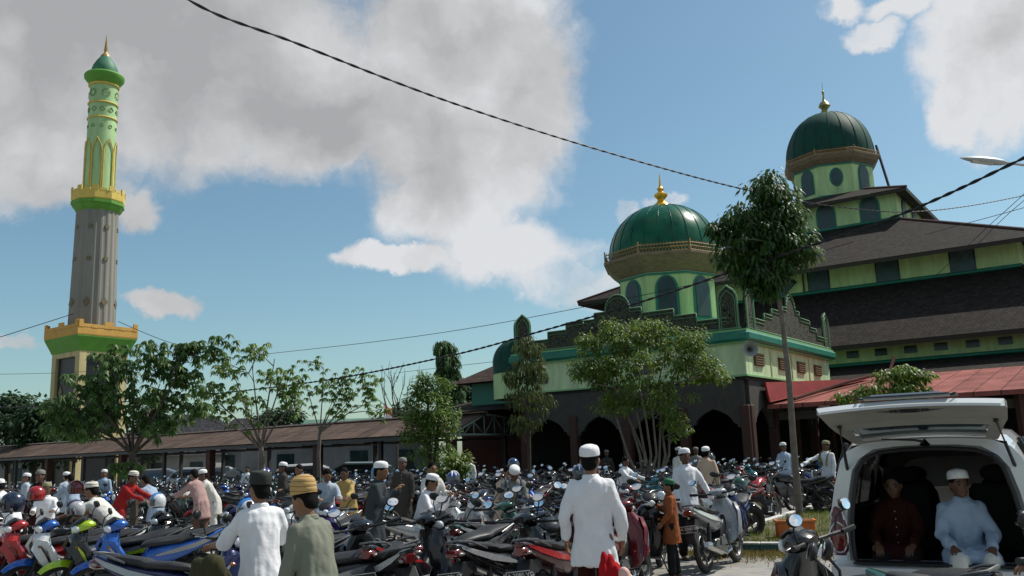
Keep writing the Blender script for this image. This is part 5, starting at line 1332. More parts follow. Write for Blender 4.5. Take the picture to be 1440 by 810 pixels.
    # cap
    if cap=='hijab': pass
    elif cap!='none':
        tall={'black':.105,'straw':.115,'green':.08}.get(cap,.075); r=.098
        cb=MB(); prof=[(r*.99,0),(r*1.01,.012),(r*.99,tall*.6),(r*.93,tall*.88),(r*.78,tall*(1.0 if cap=='black' else 1.08)),(r*.4,tall*(1.01 if cap=='black' else 1.25)),(.002,tall*(1.01 if cap=='black' else 1.3))]
        cb.T=Matrix.Translation(hc+HR@V((-.012,0,.048)))@(HR@Euler((0,rad(-8),0)).to_matrix()).to_4x4(); cb.lathe(prof,22,(0,0,0),0,1.08,.92,caps=True); cb.build('cap',capm[cap],e)
    # trousers / sarong
    tb=MB()
    if low=='sarong' or low.startswith('sarong'):
        rs=[]; 
        for z_,a,w in ((pel.z+.04,.125,.17),(.75,.14,.19),(.5,.14,.185),(.3,.145,.19),(.12,.15,.20)): rs.append([V((a*math.cos(t)*(1+.05*math.sin(5*t)),w*math.sin(t)*(1+.04*math.sin(7*t)),z_)) for t in [2*PI*i/24 for i in range(24)]])
        tb.rings(rs); lm=CM[low.split('_')[1]] if '_' in low else CM['check']
    else:
        lm=CM[low]
        for q in (1,-1):
            if sit: kn=V((.40,q*.13,pel.z)); an=V((.44,q*.12,.25))
            else:
                an=feet[q]; kn=(V((.10*q+.04,q*.09,.49)) if pose=='walk' else V((.26,q*.22,.62)) if pose=='astride' else V((.02+.015*q,q*.10,.49))); an=an+V((0,0,.03))
            RR(hips[q],.088,kn,.074,tb); RR(kn,.082,an,.072,tb)
        tb.ell(pel,(.095,.130,.09),14,8)
    tm=voxel(tb,vs_,3,.5,folds(px,.010)); link('trousers' if not low.startswith('sarong') else 'sarong',tm,lm,e)
    # tunic
    kb=MB(); rs=[]
    secs=[(.535,.056,.060),(.515,.064,.076),(.49,.086,.130),(.455,.104,.172),(.38,.120,.180),(.25,.122,.168),(.10,.124,.164),(0,.134,.172)]
    for (z_,a,w) in secs: rs.append([T(a*math.cos(t),w*math.sin(t),z_) for t in [2*PI*i/20 for i in range(20)]])
    if not sit:
        zb=pel.z-.0
        for k in range(1,5):
            f=k/4; zz=zb+(hem-zb)*f; hx=pel.x*(1)+(.0 if pose!='astride' else .02); rs.append([V((hx+(.138+.03*f)*math.cos(t)*(1+.04*f*math.sin(6*t+1)),(.176+.03*f)*math.sin(t)*(1+.035*f*math.sin(5*t)),zz)) for t in [2*PI*i/20 for i in range(20)]])
    else:
        rs.append([V((.05+.16*math.cos(t),.20*math.sin(t),pel.z-.07)) for t in [2*PI*i/20 for i in range(20)]]); 
    kb.rings(rs)
    if sit:
        for q in (1,-1): RR((.02,q*.10,pel.z+.01),.115,(.36,q*.13,pel.z+.0),.098,kb); RR((.36,q*.13,pel.z),.098,(.42,q*.125,pel.z-.22),.10,kb)
        kb.ell((.22,0,pel.z+.02),(.2,.14,.075),12,8)
    for q in (1,-1):
        el,w=wr[q]; c=el.lerp(w,.86); RR(sh[q]+V((0,-q*.014,-.020)),.064,el,.054,kb)
        if sleeve=='long': RR(el,.054,c,.047,kb)
        else:
            pass
    km=voxel(kb,vs_,3,.5,folds(px+50,.017 if detail<2 else .021)); link('tunic',km,CM[top],e)
    cb=MB()      # standing collar
    ct=[T(.062*math.cos(t)+.0,.064*math.sin(t),.515) for t in [2*PI*i/18 for i in range(19)]]; cb.tube(ct,.014,6,False,sq=1.7,up=up); cb.build('collar',CM[top],e)
    if detail>=1:
        cb=MB()
        for k in range(5): cb.ell(T(.128+.004*min(k,3),0,.43-.075*k),(.007,.007,.007),6,4)
        cb.build('buttons',mat('button',(.5,.45,.4),.4),e)
        if not sit:
            sb=MB()
            for q in (1,-1): an=feet[q]; sb.box(an+V((.055,q*.012,-.073)),(.27,.10,.014),None,.005); sb.tube([an+V((.10,q*.06,-.065)),an+V((.09,q*.015,-.02)),an+V((.10,-q*.035,-.065))],.010,5)
            sb.build('sandals',CM['brown'],e)
    for ex in extras: ex(e,T,hc,HR,sh,wr,S)
    return e
def scarf(m,longz=-.35,front=True,w=.055):
    def f(e,T,hc,HR,sh,wr,S):
        b=MB()
        for q in (1,-1):
            pts=[T(-.06,q*.02,.53),T(-.03,q*.09,.52),T(.09,q*.105,.45),T(.145,q*.09,.28),T(.150,q*.085,.28+longz*.5),T(.15,q*.085,.28+longz)]; b.tube(pts,[w*.8,w,w,w,w,w*.8],8,True,sq=.28,up=(1,0,0))
        b.build('scarf',CM[m],e)
    return f
def backscarf(m):
    def f(e,T,hc,HR,sh,wr,S):
        b=MB(); b.tube([T(.10,.09,.42),T(0,.10,.535),T(-.12,.09,.42),T(-.165,.08,.2),T(-.18,.07,-.02),T(-.18,.06,-.2)],[.05,.06,.07,.075,.08,.07],10,True,sq=.25,up=(1,0,0)); b.build('scarf',CM[m],e)
    return f
def seg(a,b_): return a,b_
HANG=((.02,.05,-.28),(.10,.05,-.50)); HANGR=((.02,-.05,-.28),(.10,-.05,-.50))
FWD=((.12,.06,-.24),(.36,.02,-.22)); FWDR=((.12,-.06,-.24),(.36,-.02,-.22))
REACH=((.22,.05,-.18),(.48,.06,-.26)); REACHR=((.22,-.05,-.18),(.48,-.06,-.26))
CHIN=((.10,.03,-.26),(.28,-.10,-.06)); CHINR=((.10,-.03,-.26),(.28,.10,-.06))
# --- the three men near the camera
def bag(e,T,hc,HR,sh,wr,S): pass
def ears(e,T,hc,HR,sh,wr,S): pass
person('man in white short-sleeved shirt and tall black cap, back turned, nearest the left bikes',368,7.1,118,top='white',cap='black',low='grey',hgt=1.61,armL=((.10,.12,-.24),(.33,.17,-.26)),armR=FWDR,detail=2,sleeve='short',hem=.60,head_yaw=18,lean=6)
person('elderly man in grey-green shirt and straw-coloured ribbed cap, seen from behind',450,6.1,150,top='greygreen',cap='straw',low='dkgrey',hgt=1.56,detail=2,head_yaw=8,head_pitch=10,lean=12,armL=HANG,armR=HANGR,hem=.70)
person('tall man in long white tunic and white cap walking away with a red cloth',829,7.95,80,pose='walk',top='white',cap='white',low='maroon',hgt=1.74,detail=2,armL=((-.05,.09,-.27),(.03,.09,-.47)),armR=((.03,-.08,-.28),(.15,-.08,-.50)),hem=.70,head_yaw=-4)
person('boy in orange-brown tunic and green cap facing left',937,12.05,172,top='orange',cap='green',low='black',hgt=1.28,detail=1,armL=((.02,.06,-.26),(.16,.03,-.42)),armR=((.10,-.06,-.22),(.30,-.02,-.12)),hem=.60)
person('man in white buttoned shirt and white cap facing the camera behind the boy',962,13.9,-78,top='white',cap='white',hgt=1.68,detail=1,armL=((.0,.14,-.26),(.10,.22,-.48)),armR=HANGR,skin=skind,hem=.72)
person('man in white jacket and white turban cap by the white scooter, hands raised',590,13.0,-14,pose='sit',top='white',cap='white',low='charcoal',hgt=1.62,lean=16,detail=1,z=.14,armL=((.12,.06,-.24),(.38,.02,-.02)),armR=((.12,-.06,-.24),(.38,-.02,-.02)),head_pitch=10,extras=(backscarf('khaki'),))
person('man in loose white shirt standing just behind the white-turbaned man',604,15.2,-60,top='offwhite',cap='none',hgt=1.62,detail=1,armL=FWD,armR=FWDR,lean=10)
person('charcoal-shirted man in white knitted cap, hand at chin, yellow-red scarf on his back',524,12.2,-8,top='charcoal',cap='white',low='charcoal',hgt=1.66,detail=1,armL=CHIN,armR=CHINR,lean=10,head_pitch=4,extras=(backscarf('scarf'),))
person('man bending forward in grey shirt, white cap and plaid scarf between the parked bikes',718,14.2,-82,top='grey',cap='white',low='grey',hgt=1.62,detail=1,lean=32,armL=FWD,armR=FWDR,head_pitch=26,extras=(scarf('plaid'),),skin=skind)
person('bare-headed man in pale peach shirt bending beside the plaid-scarf man',702,15.0,-60,top='tan',cap='none',hgt=1.58,detail=1,lean=30,armL=REACH,armR=REACHR)
person('man in cream shirt and patterned cap leaning over the lime bike to grip a handlebar',165,13.0,172,top='offwhite',cap='band',low='charcoal',hgt=1.66,detail=1,lean=46,armL=((.20,.08,-.12),(.46,.10,-.20)),armR=((.20,-.08,-.12),(.46,-.10,-.20)),sleeve='short',head_pitch=-10,hem=.72)
person('boy in white shirt and khaki cap facing the camera behind the silver-white bikes',68,15.8,-70,top='white',cap='khaki',hgt=1.50,detail=1,armL=FWD,armR=FWDR,skin=skind,lean=8)
person('man in white tunic and white cap stooping at the far left',22,16.6,170,top='white',cap='white',low='navy',hgt=1.66,detail=1,lean=34,armL=REACH,armR=REACHR)
person('dark-clothed man in a grey cap standing left of the boy in the khaki cap',57,18.4,-90,top='maroon',cap='grey',hgt=1.72,detail=1,skin=skind)
person('man in red shirt and black-white cap bending right by the left tree trunk',170,18.4,-12,top='red',cap='band',low='charcoal',hgt=1.70,detail=1,lean=30,armL=REACH,armR=REACHR,skin=skind)
person('bare-headed man in pale blue-white shirt bending away right of the left tree trunk',222,18.6,150,top='lightblue',cap='none',low='charcoal',hgt=1.66,detail=1,lean=40,armL=REACH,armR=REACHR)
person('man in pink-brown shirt bending over a motorcycle in the middle of the left rows',285,18.8,150,top='pink',cap='none',low='brown',hgt=1.68,detail=1,lean=26,armL=REACH,armR=REACHR)
person('man in cream shirt and white cap bending right of the pink-shirted man',303,20.2,-150,top='offwhite',cap='white',low='offwhite',hgt=1.66,detail=1,lean=28,armL=REACH,armR=REACHR,skin=skind)
person('boy with black hair in pale grey-blue tunic looking down at a bike',458,15.2,-70,top='greyblue',cap='none',low='navy',hgt=1.60,detail=1,lean=12,head_pitch=22,armL=FWD,armR=FWDR)
person('man in yellow-brown shirt leaning over behind the boy in pale tunic',490,17.4,-100,top='yellow',cap='none',low='brown',hgt=1.60,detail=1,lean=24,armL=REACH,armR=REACHR,skin=skind)
person('man in dark jacket and white cap beside the pale umbrella tree trunk',398,21.5,-150,top='dkgrey',cap='white',hgt=1.70,detail=0,skin=skind)
person('man in tan tunic and white cap walking away behind the man in white shirt',992,20.0,60,top='tan',cap='white',low='tan',hgt=1.70,detail=1,skin=skind)
person('man in white tunic and white cap beyond, between the multi-stemmed tree and the tan tunic',954,25.5,-60,top='offwhite',cap='white',hgt=1.72,detail=0,armL=((.0,.2,-.2),(.1,.05,-.35)),skin=skind)
person('man in bluish white shirt and white cap left of the slender tree trunk',1101,25.5,-80,top='lightblue',cap='white',low='white',hgt=1.74,detail=0,skin=skind)
person('man in long white robe with olive scarf holding a handlebar by the van',1161,22.2,-150,top='white',cap='khaki',low='sarong_white',hgt=1.74,detail=1,armL=HANG,armR=((.22,-.14,-.12),(.50,-.16,-.22)),hem=.30,skin=skind,extras=(scarf('olive_scarf',-.1),))
person('bare-headed youth in white shirt sitting on a bike right of the tall man in white',871,21.0,-40,pose='astride',top='white',cap='none',hgt=1.56,detail=0,lean=16,armL=REACH,armR=REACHR,skin=skind)
person('pair member in pale blue shirt, bare-headed, bending among the far left bikes',106,22.5,140,top='lightblue',cap='none',hgt=1.66,detail=0,lean=26,armL=REACH,armR=REACHR)
person('white-capped man in pale shirt directly left of the bare-headed bending man, far left',97,24.0,150,top='greyblue',cap='white',hgt=1.66,detail=0,lean=10)
person('small distant man in white cap and pale shirt before the minaret foot',147,27.0,-90,top='lightblue',cap='white',hgt=1.68,detail=0)
person('man in teal-grey shirt and white cap behind the stooping man at the far left',38,24.0,-140,top='greyblue',cap='white',hgt=1.66,detail=0)
person('distant person in white standing under the covered walkway',348,34.0,-90,top='white',cap='none',low='white',hgt=1.60,detail=0)
person('person in white shirt standing in the porch shade right of the leafy shrub',660,29.0,-120,top='white',cap='none',hgt=1.70,detail=0)
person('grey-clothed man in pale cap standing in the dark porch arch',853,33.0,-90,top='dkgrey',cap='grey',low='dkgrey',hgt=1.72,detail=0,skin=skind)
person('woman in brown-grey robe standing left of the bushy tree',566,18.6,-95,top='dkgrey',cap='grey',low='sarong_dkgrey',hgt=1.70,detail=1,hem=.35,skin=skind)
person('man with reddish face and dark shirt partly hidden behind the white-turbaned man',427,19.6,-120,top='brown',cap='none',hgt=1.66,detail=0,lean=14,armL=FWD,armR=FWDR) 
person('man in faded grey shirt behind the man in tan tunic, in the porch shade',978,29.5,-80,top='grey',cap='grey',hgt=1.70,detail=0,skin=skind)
# --- red cloth, folded jacket, sandals carried
def blob_thing(name,label,cat,loc,pieces,m,seed,vox=.010,amp=.02,group=None):
    b=MB()
    for c,r in pieces: b.ell(c,r,12,8)
    me=voxel(b,vox,3,.5,folds(seed,amp)); o=link(name,me,m); o.location=loc; return tag(o,label,cat,group)
p=aty(299,778,6.8)
blob_thing('folded_jacket','folded khaki-olive jacket held by the man in the black cap','jacket',p+V((-.03,-.02,-.10)),[((0,0,-.03),(.13,.05,.11)),((-.06,.02,-.14),(.12,.05,.13)),((.08,.02,-.12),(.09,.05,.15)),((-.02,0,-.27),(.14,.05,.12)),((.07,-.02,.0),(.06,.04,.10))],CM['khaki'],3,.009,.035)
p=aty(858,796,7.4)
blob_thing('red_cloth','folded red cloth held low by the tall man in white','cloth',p,[((-.05,0,.05),(.028,.05,.07)),((-.055,0,-.03),(.035,.06,.10)),((.0,.01,-.01),(.03,.05,.10)),((.045,.01,-.06),(.03,.05,.08))],clothm('brightred',(.38,.010,.015)),5,.008,.016)
p=aty(880,804,7.35)
blob_thing('pink_bag','pale pink plastic bag hanging from the right hand of the tall man in white','bag',p+V((-.01,0,-.02)),[((0,0,0),(.045,.04,.06)),((.02,0,-.06),(.06,.05,.07))],clothm('palepink',(.72,.45,.40),.5),6,.008,.012)
# --- helmets on the bikes
def helmet(label,px,py,Y,hd,c,c2=None,group=None,r=.135,visor=True):
    q=aty(px,py,Y); e=empty('helmet',q-V((0,0,r*.8)),rad(hd),label,'helmet',group); r*=.9
    b=MB(); b.lathe([(r*.80,-r*.05),(r*.93,r*.25),(r*1.0,r*.75),(r*.95,r*1.15),(r*.78,r*1.52),(r*.45,r*1.78),(.004,r*1.86)],20,(0,0,0),0,1.12,.98); b.build('shell',paint('h_'+label[:12].replace(' ','_'),c,.1),e)
    b=MB(); vs=[];fs=[]
    for i in range(9):
        a=-1.1+2.2*i/8
        for j in range(4): t=j/3; vs.append(V((r*(1.19-.02*t)*math.cos(a)*(.98 if j in(0,3) else 1.03),r*1.06*math.sin(a),r*(.18+.95*t))))
    for i in range(8):
        for j in range(3): fs.append((i*4+j,(i+1)*4+j,(i+1)*4+j+1,i*4+j+1))
    b.add(vs,fs); b.build('visor',mat('visor_smoke',(.05,.06,.07),.05,coat=1),e)
    if c2:
        b=MB()
        for s in (-1,0,1):
            q2=[V((1.125*r*math.cos(t)*math.cos(s*.5)*1.02,1.0*r*math.cos(t)*math.sin(s*.5)*1.04+s*.02,r*.75+r*1.12*math.sin(t))) for t in [.35+PI*.62*i/8 for i in range(9)]]
            b.tube(q2,[.006,.014,.017,.018,.018,.018,.016,.012,.006],5)
        b.build('stripe',mat('helmet_graphic_'+label[:8].replace(' ','_'),c2,.3,coat=.6),e)
    b=MB(); b.torus((0,0,0),r*.82,.012,20,6,'z'); b.build('rubber_edge',rub,e); return e
helmet('white helmet with blue and yellow streaks behind the man in the black cap',349,716,11.6,200,(.7,.72,.74),(.03,.22,.55))
helmet('white helmet with dark stripes in front of the bending pale-blue man',222,704,15.5,210,(.66,.64,.6),(.05,.04,.05))
helmet('round glossy red helmet beside the boy in the khaki cap',51,694,14.6,200,(.35,.01,.012))
helmet('chrome-looking grey helmet at the hands of the cream-shirted man',107,715,12.6,190,(.45,.45,.47),(.08,.05,.12),r=.12)
helmet('dark navy helmet at the left edge in front of the stooping man',18,706,13.4,200,(.012,.02,.05),r=.17)
helmet('dark red helmet or box on a bike in front of the pair in pale blue',107,685,20,200,(.14,.008,.012),r=.17)
helmet('blue helmet behind the white cap of the plaid-scarf man',722,652,19,-80,(.012,.05,.15))
helmet('dark blue helmet left of the tall man in white',815,664,15,-60,(.01,.03,.06),(.2,.3,.4))
helmet('blue and white helmet on a bike right of the leafy shrub',637,672,17,-60,(.02,.04,.25),(.7,.72,.75))
helmet('silver helmet on a bike right of the man in tan tunic',998,643,22,-80,(.3,.3,.3),(.02,.02,.02))
helmet('black helmet on a bike above the engine of the black roadster',857,684,15.5,100,(.012,.012,.014),(.25,.25,.27))
helmet('dark green helmet hanging on the navy scooter',1040,682,14.6,-60,(.005,.06,.035))
helmet('white and blue helmet just above the black cap of the near man',374,667,18.5,-60,(.65,.66,.7),(.05,.04,.25))
helmet('small bright blue helmet behind the chin of the charcoal-shirted man',531,664,16.5,-60,(.02,.2,.5))

person('arm in mottled green sleeve reaching in from the right edge',0,4.45,172,top='olive_scarf',cap='none',hgt=1.66,detail=2,X=2.98,armL=((.24,.02,-.22),(.52,-.03,-.26)),armR=((.14,-.06,-.24),(.30,-.06,-.34)))
# ------------------------------------------------------------------ white van
carw=mat('car_white',(.66,.67,.66),.25,coat=1.0,noise_s=1.5,noise_a=.04); glass=mat('car_glass',(.03,.04,.045),.04,coat=1.0,spec=.8)
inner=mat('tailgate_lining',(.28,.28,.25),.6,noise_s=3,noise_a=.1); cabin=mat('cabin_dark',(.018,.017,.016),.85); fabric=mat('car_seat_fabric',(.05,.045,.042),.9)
th=rad(90-30.0); RY=7.75
rc=aty(1300,hory(1300),RY); car=empty('van',(rc.x,rc.y,0),th,'white family van with raised tailgate, parked with its open rear to the camera','van')
# local: +x forward, rear face at x=0, y left
def csec(x,wl,wb,wr_,zb,zbelt,zroof,n=0):
    # closed section ring from lower left over the roof to lower right (half mirrored)
    pts=[(wl*.94,zb),(wl,zb+.12),(wb*1.0,zb+.35),(wb,zbelt-.15),(wb*.985,zbelt),(wr_+(wb-wr_)*.45,zbelt+(zroof-zbelt)*.55),(wr_,zroof-.12),(wr_*.9,zroof-.045),(wr_*.6,zroof-.008),(0,zroof)]
    full=pts+[(-y,z) for y,z in pts[-2::-1]]
    return [V((x,y,z)) for y,z in full]
secs=[(0.0,.82,.845,.66,.36,1.02,1.66),(.25,.84,.86,.68,.30,1.02,1.71),(.9,.85,.87,.69,.26,1.01,1.75),(1.8,.85,.87,.69,.25,1.0,1.76),(2.5,.85,.87,.67,.25,.99,1.72),(3.05,.85,.865,.60,.25,.98,1.50),(3.45,.85,.86,.70,.25,.97,1.10),(4.1,.83,.83,.66,.27,.85,.92),(4.45,.74,.74,.5,.3,.7,.78)]
rs=[csec(*s_) for s_ in secs]; n=len(rs[0])
b=MB(); gbs=[MB(),MB()]
for i in range(len(rs)-1):
    for j in range(n-1):
        q=[rs[i][j],rs[i+1][j],rs[i+1][j+1],rs[i][j+1]]
        k=min(j,n-2-j)
        win=(k in (4,5)) and 1<=i<=4 
        (gbs[j<n//2] if win else b).add(q,[(0,1,2,3)])
b.add(rs[-1],[tuple(range(n))[::-1]]); b.build('body',carw,car,autosm=False)
for g_ in gbs: g_.build('side_window',glass,car,autosm=False)

b=MB(); 
for s in (1,-1):
    for x in (.32,1.55,2.5): b=MB(); b.tube([(x,s*.868,1.0),(x,s*.79,1.4),(x,s*.695,1.64)],.022,5); b.build('window_pillar',blk,car)
# inner shell (dark lining), floor
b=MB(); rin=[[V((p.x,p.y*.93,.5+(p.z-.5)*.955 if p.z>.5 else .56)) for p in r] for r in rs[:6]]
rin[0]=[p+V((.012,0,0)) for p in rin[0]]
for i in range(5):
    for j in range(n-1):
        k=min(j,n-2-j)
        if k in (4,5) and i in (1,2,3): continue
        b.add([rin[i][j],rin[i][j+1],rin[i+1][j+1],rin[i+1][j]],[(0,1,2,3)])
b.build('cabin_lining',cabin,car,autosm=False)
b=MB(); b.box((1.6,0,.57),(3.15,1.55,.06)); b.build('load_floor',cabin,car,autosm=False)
# rear frame: ring between outer section and opening
opening=[(.66,.62),(.665,.8),(.655,.98),(.62,1.2),(.57,1.40),(.50,1.50),(.38,1.55),(.2,1.57),(0,1.575)]
outer=[(.845,.62),(.85,.8),(.84,1.0),(.775,1.28),(.71,1.48),(.645,1.57),(.50,1.635),(.3,1.655),(0,1.66)]
b=MB()
for s in (1,-1):
    O=[V((0,s*y,z)) for y,z in outer]; I=[V((-.02,s*(y+.045),z+.03 if z>1.5 else z)) for y,z in opening]; J=[V((.07,s*y,z)) for y,z in opening]
    for i in range(len(O)-1):
        f=[(0,1,2,3)] if s>0 else [(3,2,1,0)]
        b.add([O[i],O[i+1],I[i+1],I[i]],f); b.add([I[i],I[i+1],J[i+1],J[i]],f)
b.build('rear_frame',carw,car)
b=MB()
q=[V((-.015,y,z)) for y,z in opening]+[V((-.015,-y,z)) for y,z in opening[-2::-1]]; b.tube(q,.020,6); b.build('door_seal',blk,car)
# bumper
b=MB(); b.loftz([(.30,.10,.20,.78),(.36,-.02,.16,.84),(.48,-.06,.16,.865),(.60,-.05,.16,.86),(.635,0,.12,.84)],24,4); b.build('rear_bumper',carw,car)
b=MB(); b.box((-.11,0,.636),(.20,1.3,.012),None,.004); b.build('bumper_step',blk,car,autosm=False)
# tail lights
for s in (1,-1):
    e=bpy.data.objects.new('tail_light',None); COL.objects.link(e); e.parent=car; e.location=(0,s*.775,0)
    b=MB(); b.loftz([(.68,.015,.05,.045),(.72,-.005,.055,.068),(.82,-.012,.06,.076),(.92,-.004,.055,.072),(.98,.01,.05,.060)],14,3); b.build('red_lens',redl,e)
    b=MB(); b.loftz([(.98,.01,.05,.058),(1.05,.02,.045,.05),(1.12,.035,.03,.028)],12,3); b.build('upper_lens',redl,e)
    b=MB(); R=lambda a,rr=.084: V((-.066+.02*abs(math.sin(a)),rr*math.cos(a)*.92,.83+rr*1.5*math.sin(a)))
    b.tube([R(2*PI*i/20) for i in range(21)],.009,6,False); b.tube([V((-.05,-s*.062,.98)),V((-.035,-s*.05,1.06)),V((.0,-s*.015,1.15)),V((.02,s*.03,1.10)),V((-.02,s*.055,1.02))],.010,6); b.build('chrome_ring',chrome,e)
    b=MB(); b.loftz([(.60,.01,.05,.06),(.68,-.0,.055,.068)],12,3); b.build('clear_lens',lens,e)
    # quarter panel glass strip
    b=MB(); b.plate([(.0,1.13),(.06,1.13),(.035,1.40),(-.025,1.44)] ,(V((0,s,0)),Z),V((-.004,s*.745,0)),.006); 
# tailgate: hinged at the roof edge, raised
tg=bpy.data.objects.new('tailgate',None); COL.objects.link(tg); tg.parent=car; tg.location=(-.01,0,1.645); tg.rotation_euler=(0,rad(13),0)
# in tailgate space: extends along -x (towards camera), z up is outer skin
b=MB()
def tsec(x,w,z,t,cr=.03):
    return [V((x,y*w,z+cr*(1-y*y)*1.0)) for y in [-1+2*i/12 for i in range(13)]]
ts=[(0,.55,.0,0),(-.10,.57,.03,0),(-.50,.63,.035,0),(-.58,.66,.06,0),(-.85,.675,.075,0),(-1.02,.665,.05,0),(-1.08,.64,.0,0)]
top=[tsec(x,w,z,t) for x,w,z,t in ts]; bot=[[p-V((0,0,.055 if i not in (0,6) else .02)) for p in r] for i,r in enumerate(top)]
for i in range(len(ts)-1):
    for j in range(12):
        if 1<=i<=1 and 1<=j<=10: continue
        b.add([top[i][j],top[i][j+1],top[i+1][j+1],top[i+1][j]],[(3,2,1,0)])
for i in range(len(ts)-1):
    for r_ in (0,12): b.add([top[i][r_],top[i+1][r_],bot[i+1][r_],bot[i][r_]],[(0,1,2,3)])
b.add([],[]); 
for j in range(12): b.add([top[-1][j],top[-1][j+1],bot[-1][j+1],bot[-1][j]],[(0,1,2,3)])
b.build('outer_skin',carw,tg,autosm=False)
b=MB()
for i in range(len(ts)-1):
    for j in range(12):
        if i==1 and 1<=j<=10: continue
        b.add([bot[i][j],bot[i][j+1],bot[i+1][j+1],bot[i+1][j]],[(0,1,2,3)])
b.build('inner_panel',inner,tg,autosm=False)
b=MB()
for i in (1,):
    for j in range(1,11): m_=V((0,0,-.025)); b.add([top[i][j]+m_,top[i][j+1]+m_,top[i+1][j+1]+m_,top[i+1][j]+m_],[(0,1,2,3)])
b.build('rear_window',mat('tinted_glass',(.03,.055,.065),.08,coat=1.0,spec=.8),tg,autosm=False)
b=MB(); b.box((-.86,.0,.055),(.06,.15,.05),None,.01); b.build('latch',blk,tg,autosm=False)
b=MB()
for y in (-.13,-.10,.10,.13): b.ell((-.86,y,.045),(.014,.014,.02),8,5)
b.build('bolt',blk,tg)
b=MB(); b.box((-.80,0,.055),(.10,.9,.02),None,.01); b.build('lower_trim_recess',mat('recess_grey',(.06,.09,.10),.5),tg,autosm=False)
b=MB(); b.tube([(-1.04,-.34,.105),(-.97,-.36,.118),(-.97,.36,.118),(-1.04,.34,.105)],.012,6); b.box((-1.0,.0,.112),(.09,.62,.012),None,.004); b.build('plate_recess',mat('recess_dark',(.015,.03,.035),.4),tg,autosm=False)
b=MB(); b.box((-1.02,0,.125),(.012,.5,.022),Euler((0,rad(30),0)).to_matrix(),.003); b.build('chrome_garnish',chrome,tg,autosm=False)
b=MB(); b.tube([(-.12,0,-.04),(-.22,.05,-.05),(-.30,.30,-.05)],[.012,.010,.006],5); b.build('wiper',blk,tg)
for s in (1,-1):
    b=MB(); a0=V((.015,s*.655,1.40)); Rt=Euler((0,rad(13),0)).to_matrix(); a1=Rt@V((-.58,s*.58,.0))+V((-.01,0,1.645)); b.tube([a0,a0.lerp(a1,.55)],.014,7); b.tube([a0.lerp(a1,.5),a1],.007,6); b.ell(a0,(.022,.022,.022),8,6); b.ell(a1,(.02,.02,.02),8,6); b.build('gas_strut',blk,car)
# windscreen and seats
b=MB()
b.add([rs[4][6],rs[4][n-7],rs[5][n-7],rs[5][6]],[(0,1,2,3)]) if False else None
for y in (-.42,.42):
    b=MB(); b.loftz([(.6,1.55,.10,.26),(.9,1.62,.09,.26),(1.15,1.68,.07,.24),(1.2,1.69,.05,.2)],12,3.5); 
    b.v=[(p[0],p[1]+y,p[2]) for p in b.v]; b.build('seat_back',fabric,car)
    b=MB(); b.ell((1.71,y,1.30),(.05,.13,.085),12,8); b.build('headrest',fabric,car)
    b=MB(); b.ell((2.7,y,1.27),(.05,.13,.09),12,8); b.ell((2.65,y,.95),(.08,.24,.32),12,8); b.build('front_seat',fabric,car)
for x in (.82,3.6):
    for s in (1,-1):
        b=MB(); b.torus((x,s*.78,.32),.24,.085,26,8,'y',sw=1.1); b.lathe([(.0,-.05),(.2,-.05),(.22,.05),(.0,.05)],18,(0,0,0)); o_=b
        b.v=b.v[:26*8]; b.f=[f for f in b.f if max(f)<26*8]; b.m=b.m[:len(b.f)]; b.sm=b.sm[:len(b.f)]
        b.build('wheel',rub,car); b=MB(); b.tube([(x,s*.74,.32),(x,s*.85,.32)],.16,16); b.build('hub_cap',alu,car)
def carpt(x,y): 
    return V((rc.x,rc.y,0))+V((math.cos(th)*x-math.sin(th)*y,math.sin(th)*x+math.cos(th)*y,0))
# the two men sitting in the open back
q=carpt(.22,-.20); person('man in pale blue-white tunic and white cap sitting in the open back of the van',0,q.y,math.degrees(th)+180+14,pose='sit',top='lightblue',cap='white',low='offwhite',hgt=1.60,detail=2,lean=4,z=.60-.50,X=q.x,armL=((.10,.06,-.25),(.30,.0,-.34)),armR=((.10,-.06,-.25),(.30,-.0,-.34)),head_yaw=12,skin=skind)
q=carpt(.46,.34); person('bare-headed man in dark maroon shirt sitting in the shaded left half of the van',0,q.y,math.degrees(th)+180,pose='sit',top='maroon',cap='none',low='black',hgt=1.60,detail=2,lean=10,z=.60-.50,X=q.x,armL=((.10,.06,-.25),(.30,.0,-.34)),armR=((.10,-.06,-.25),(.30,-.0,-.34)),head_pitch=6,skin=skind)
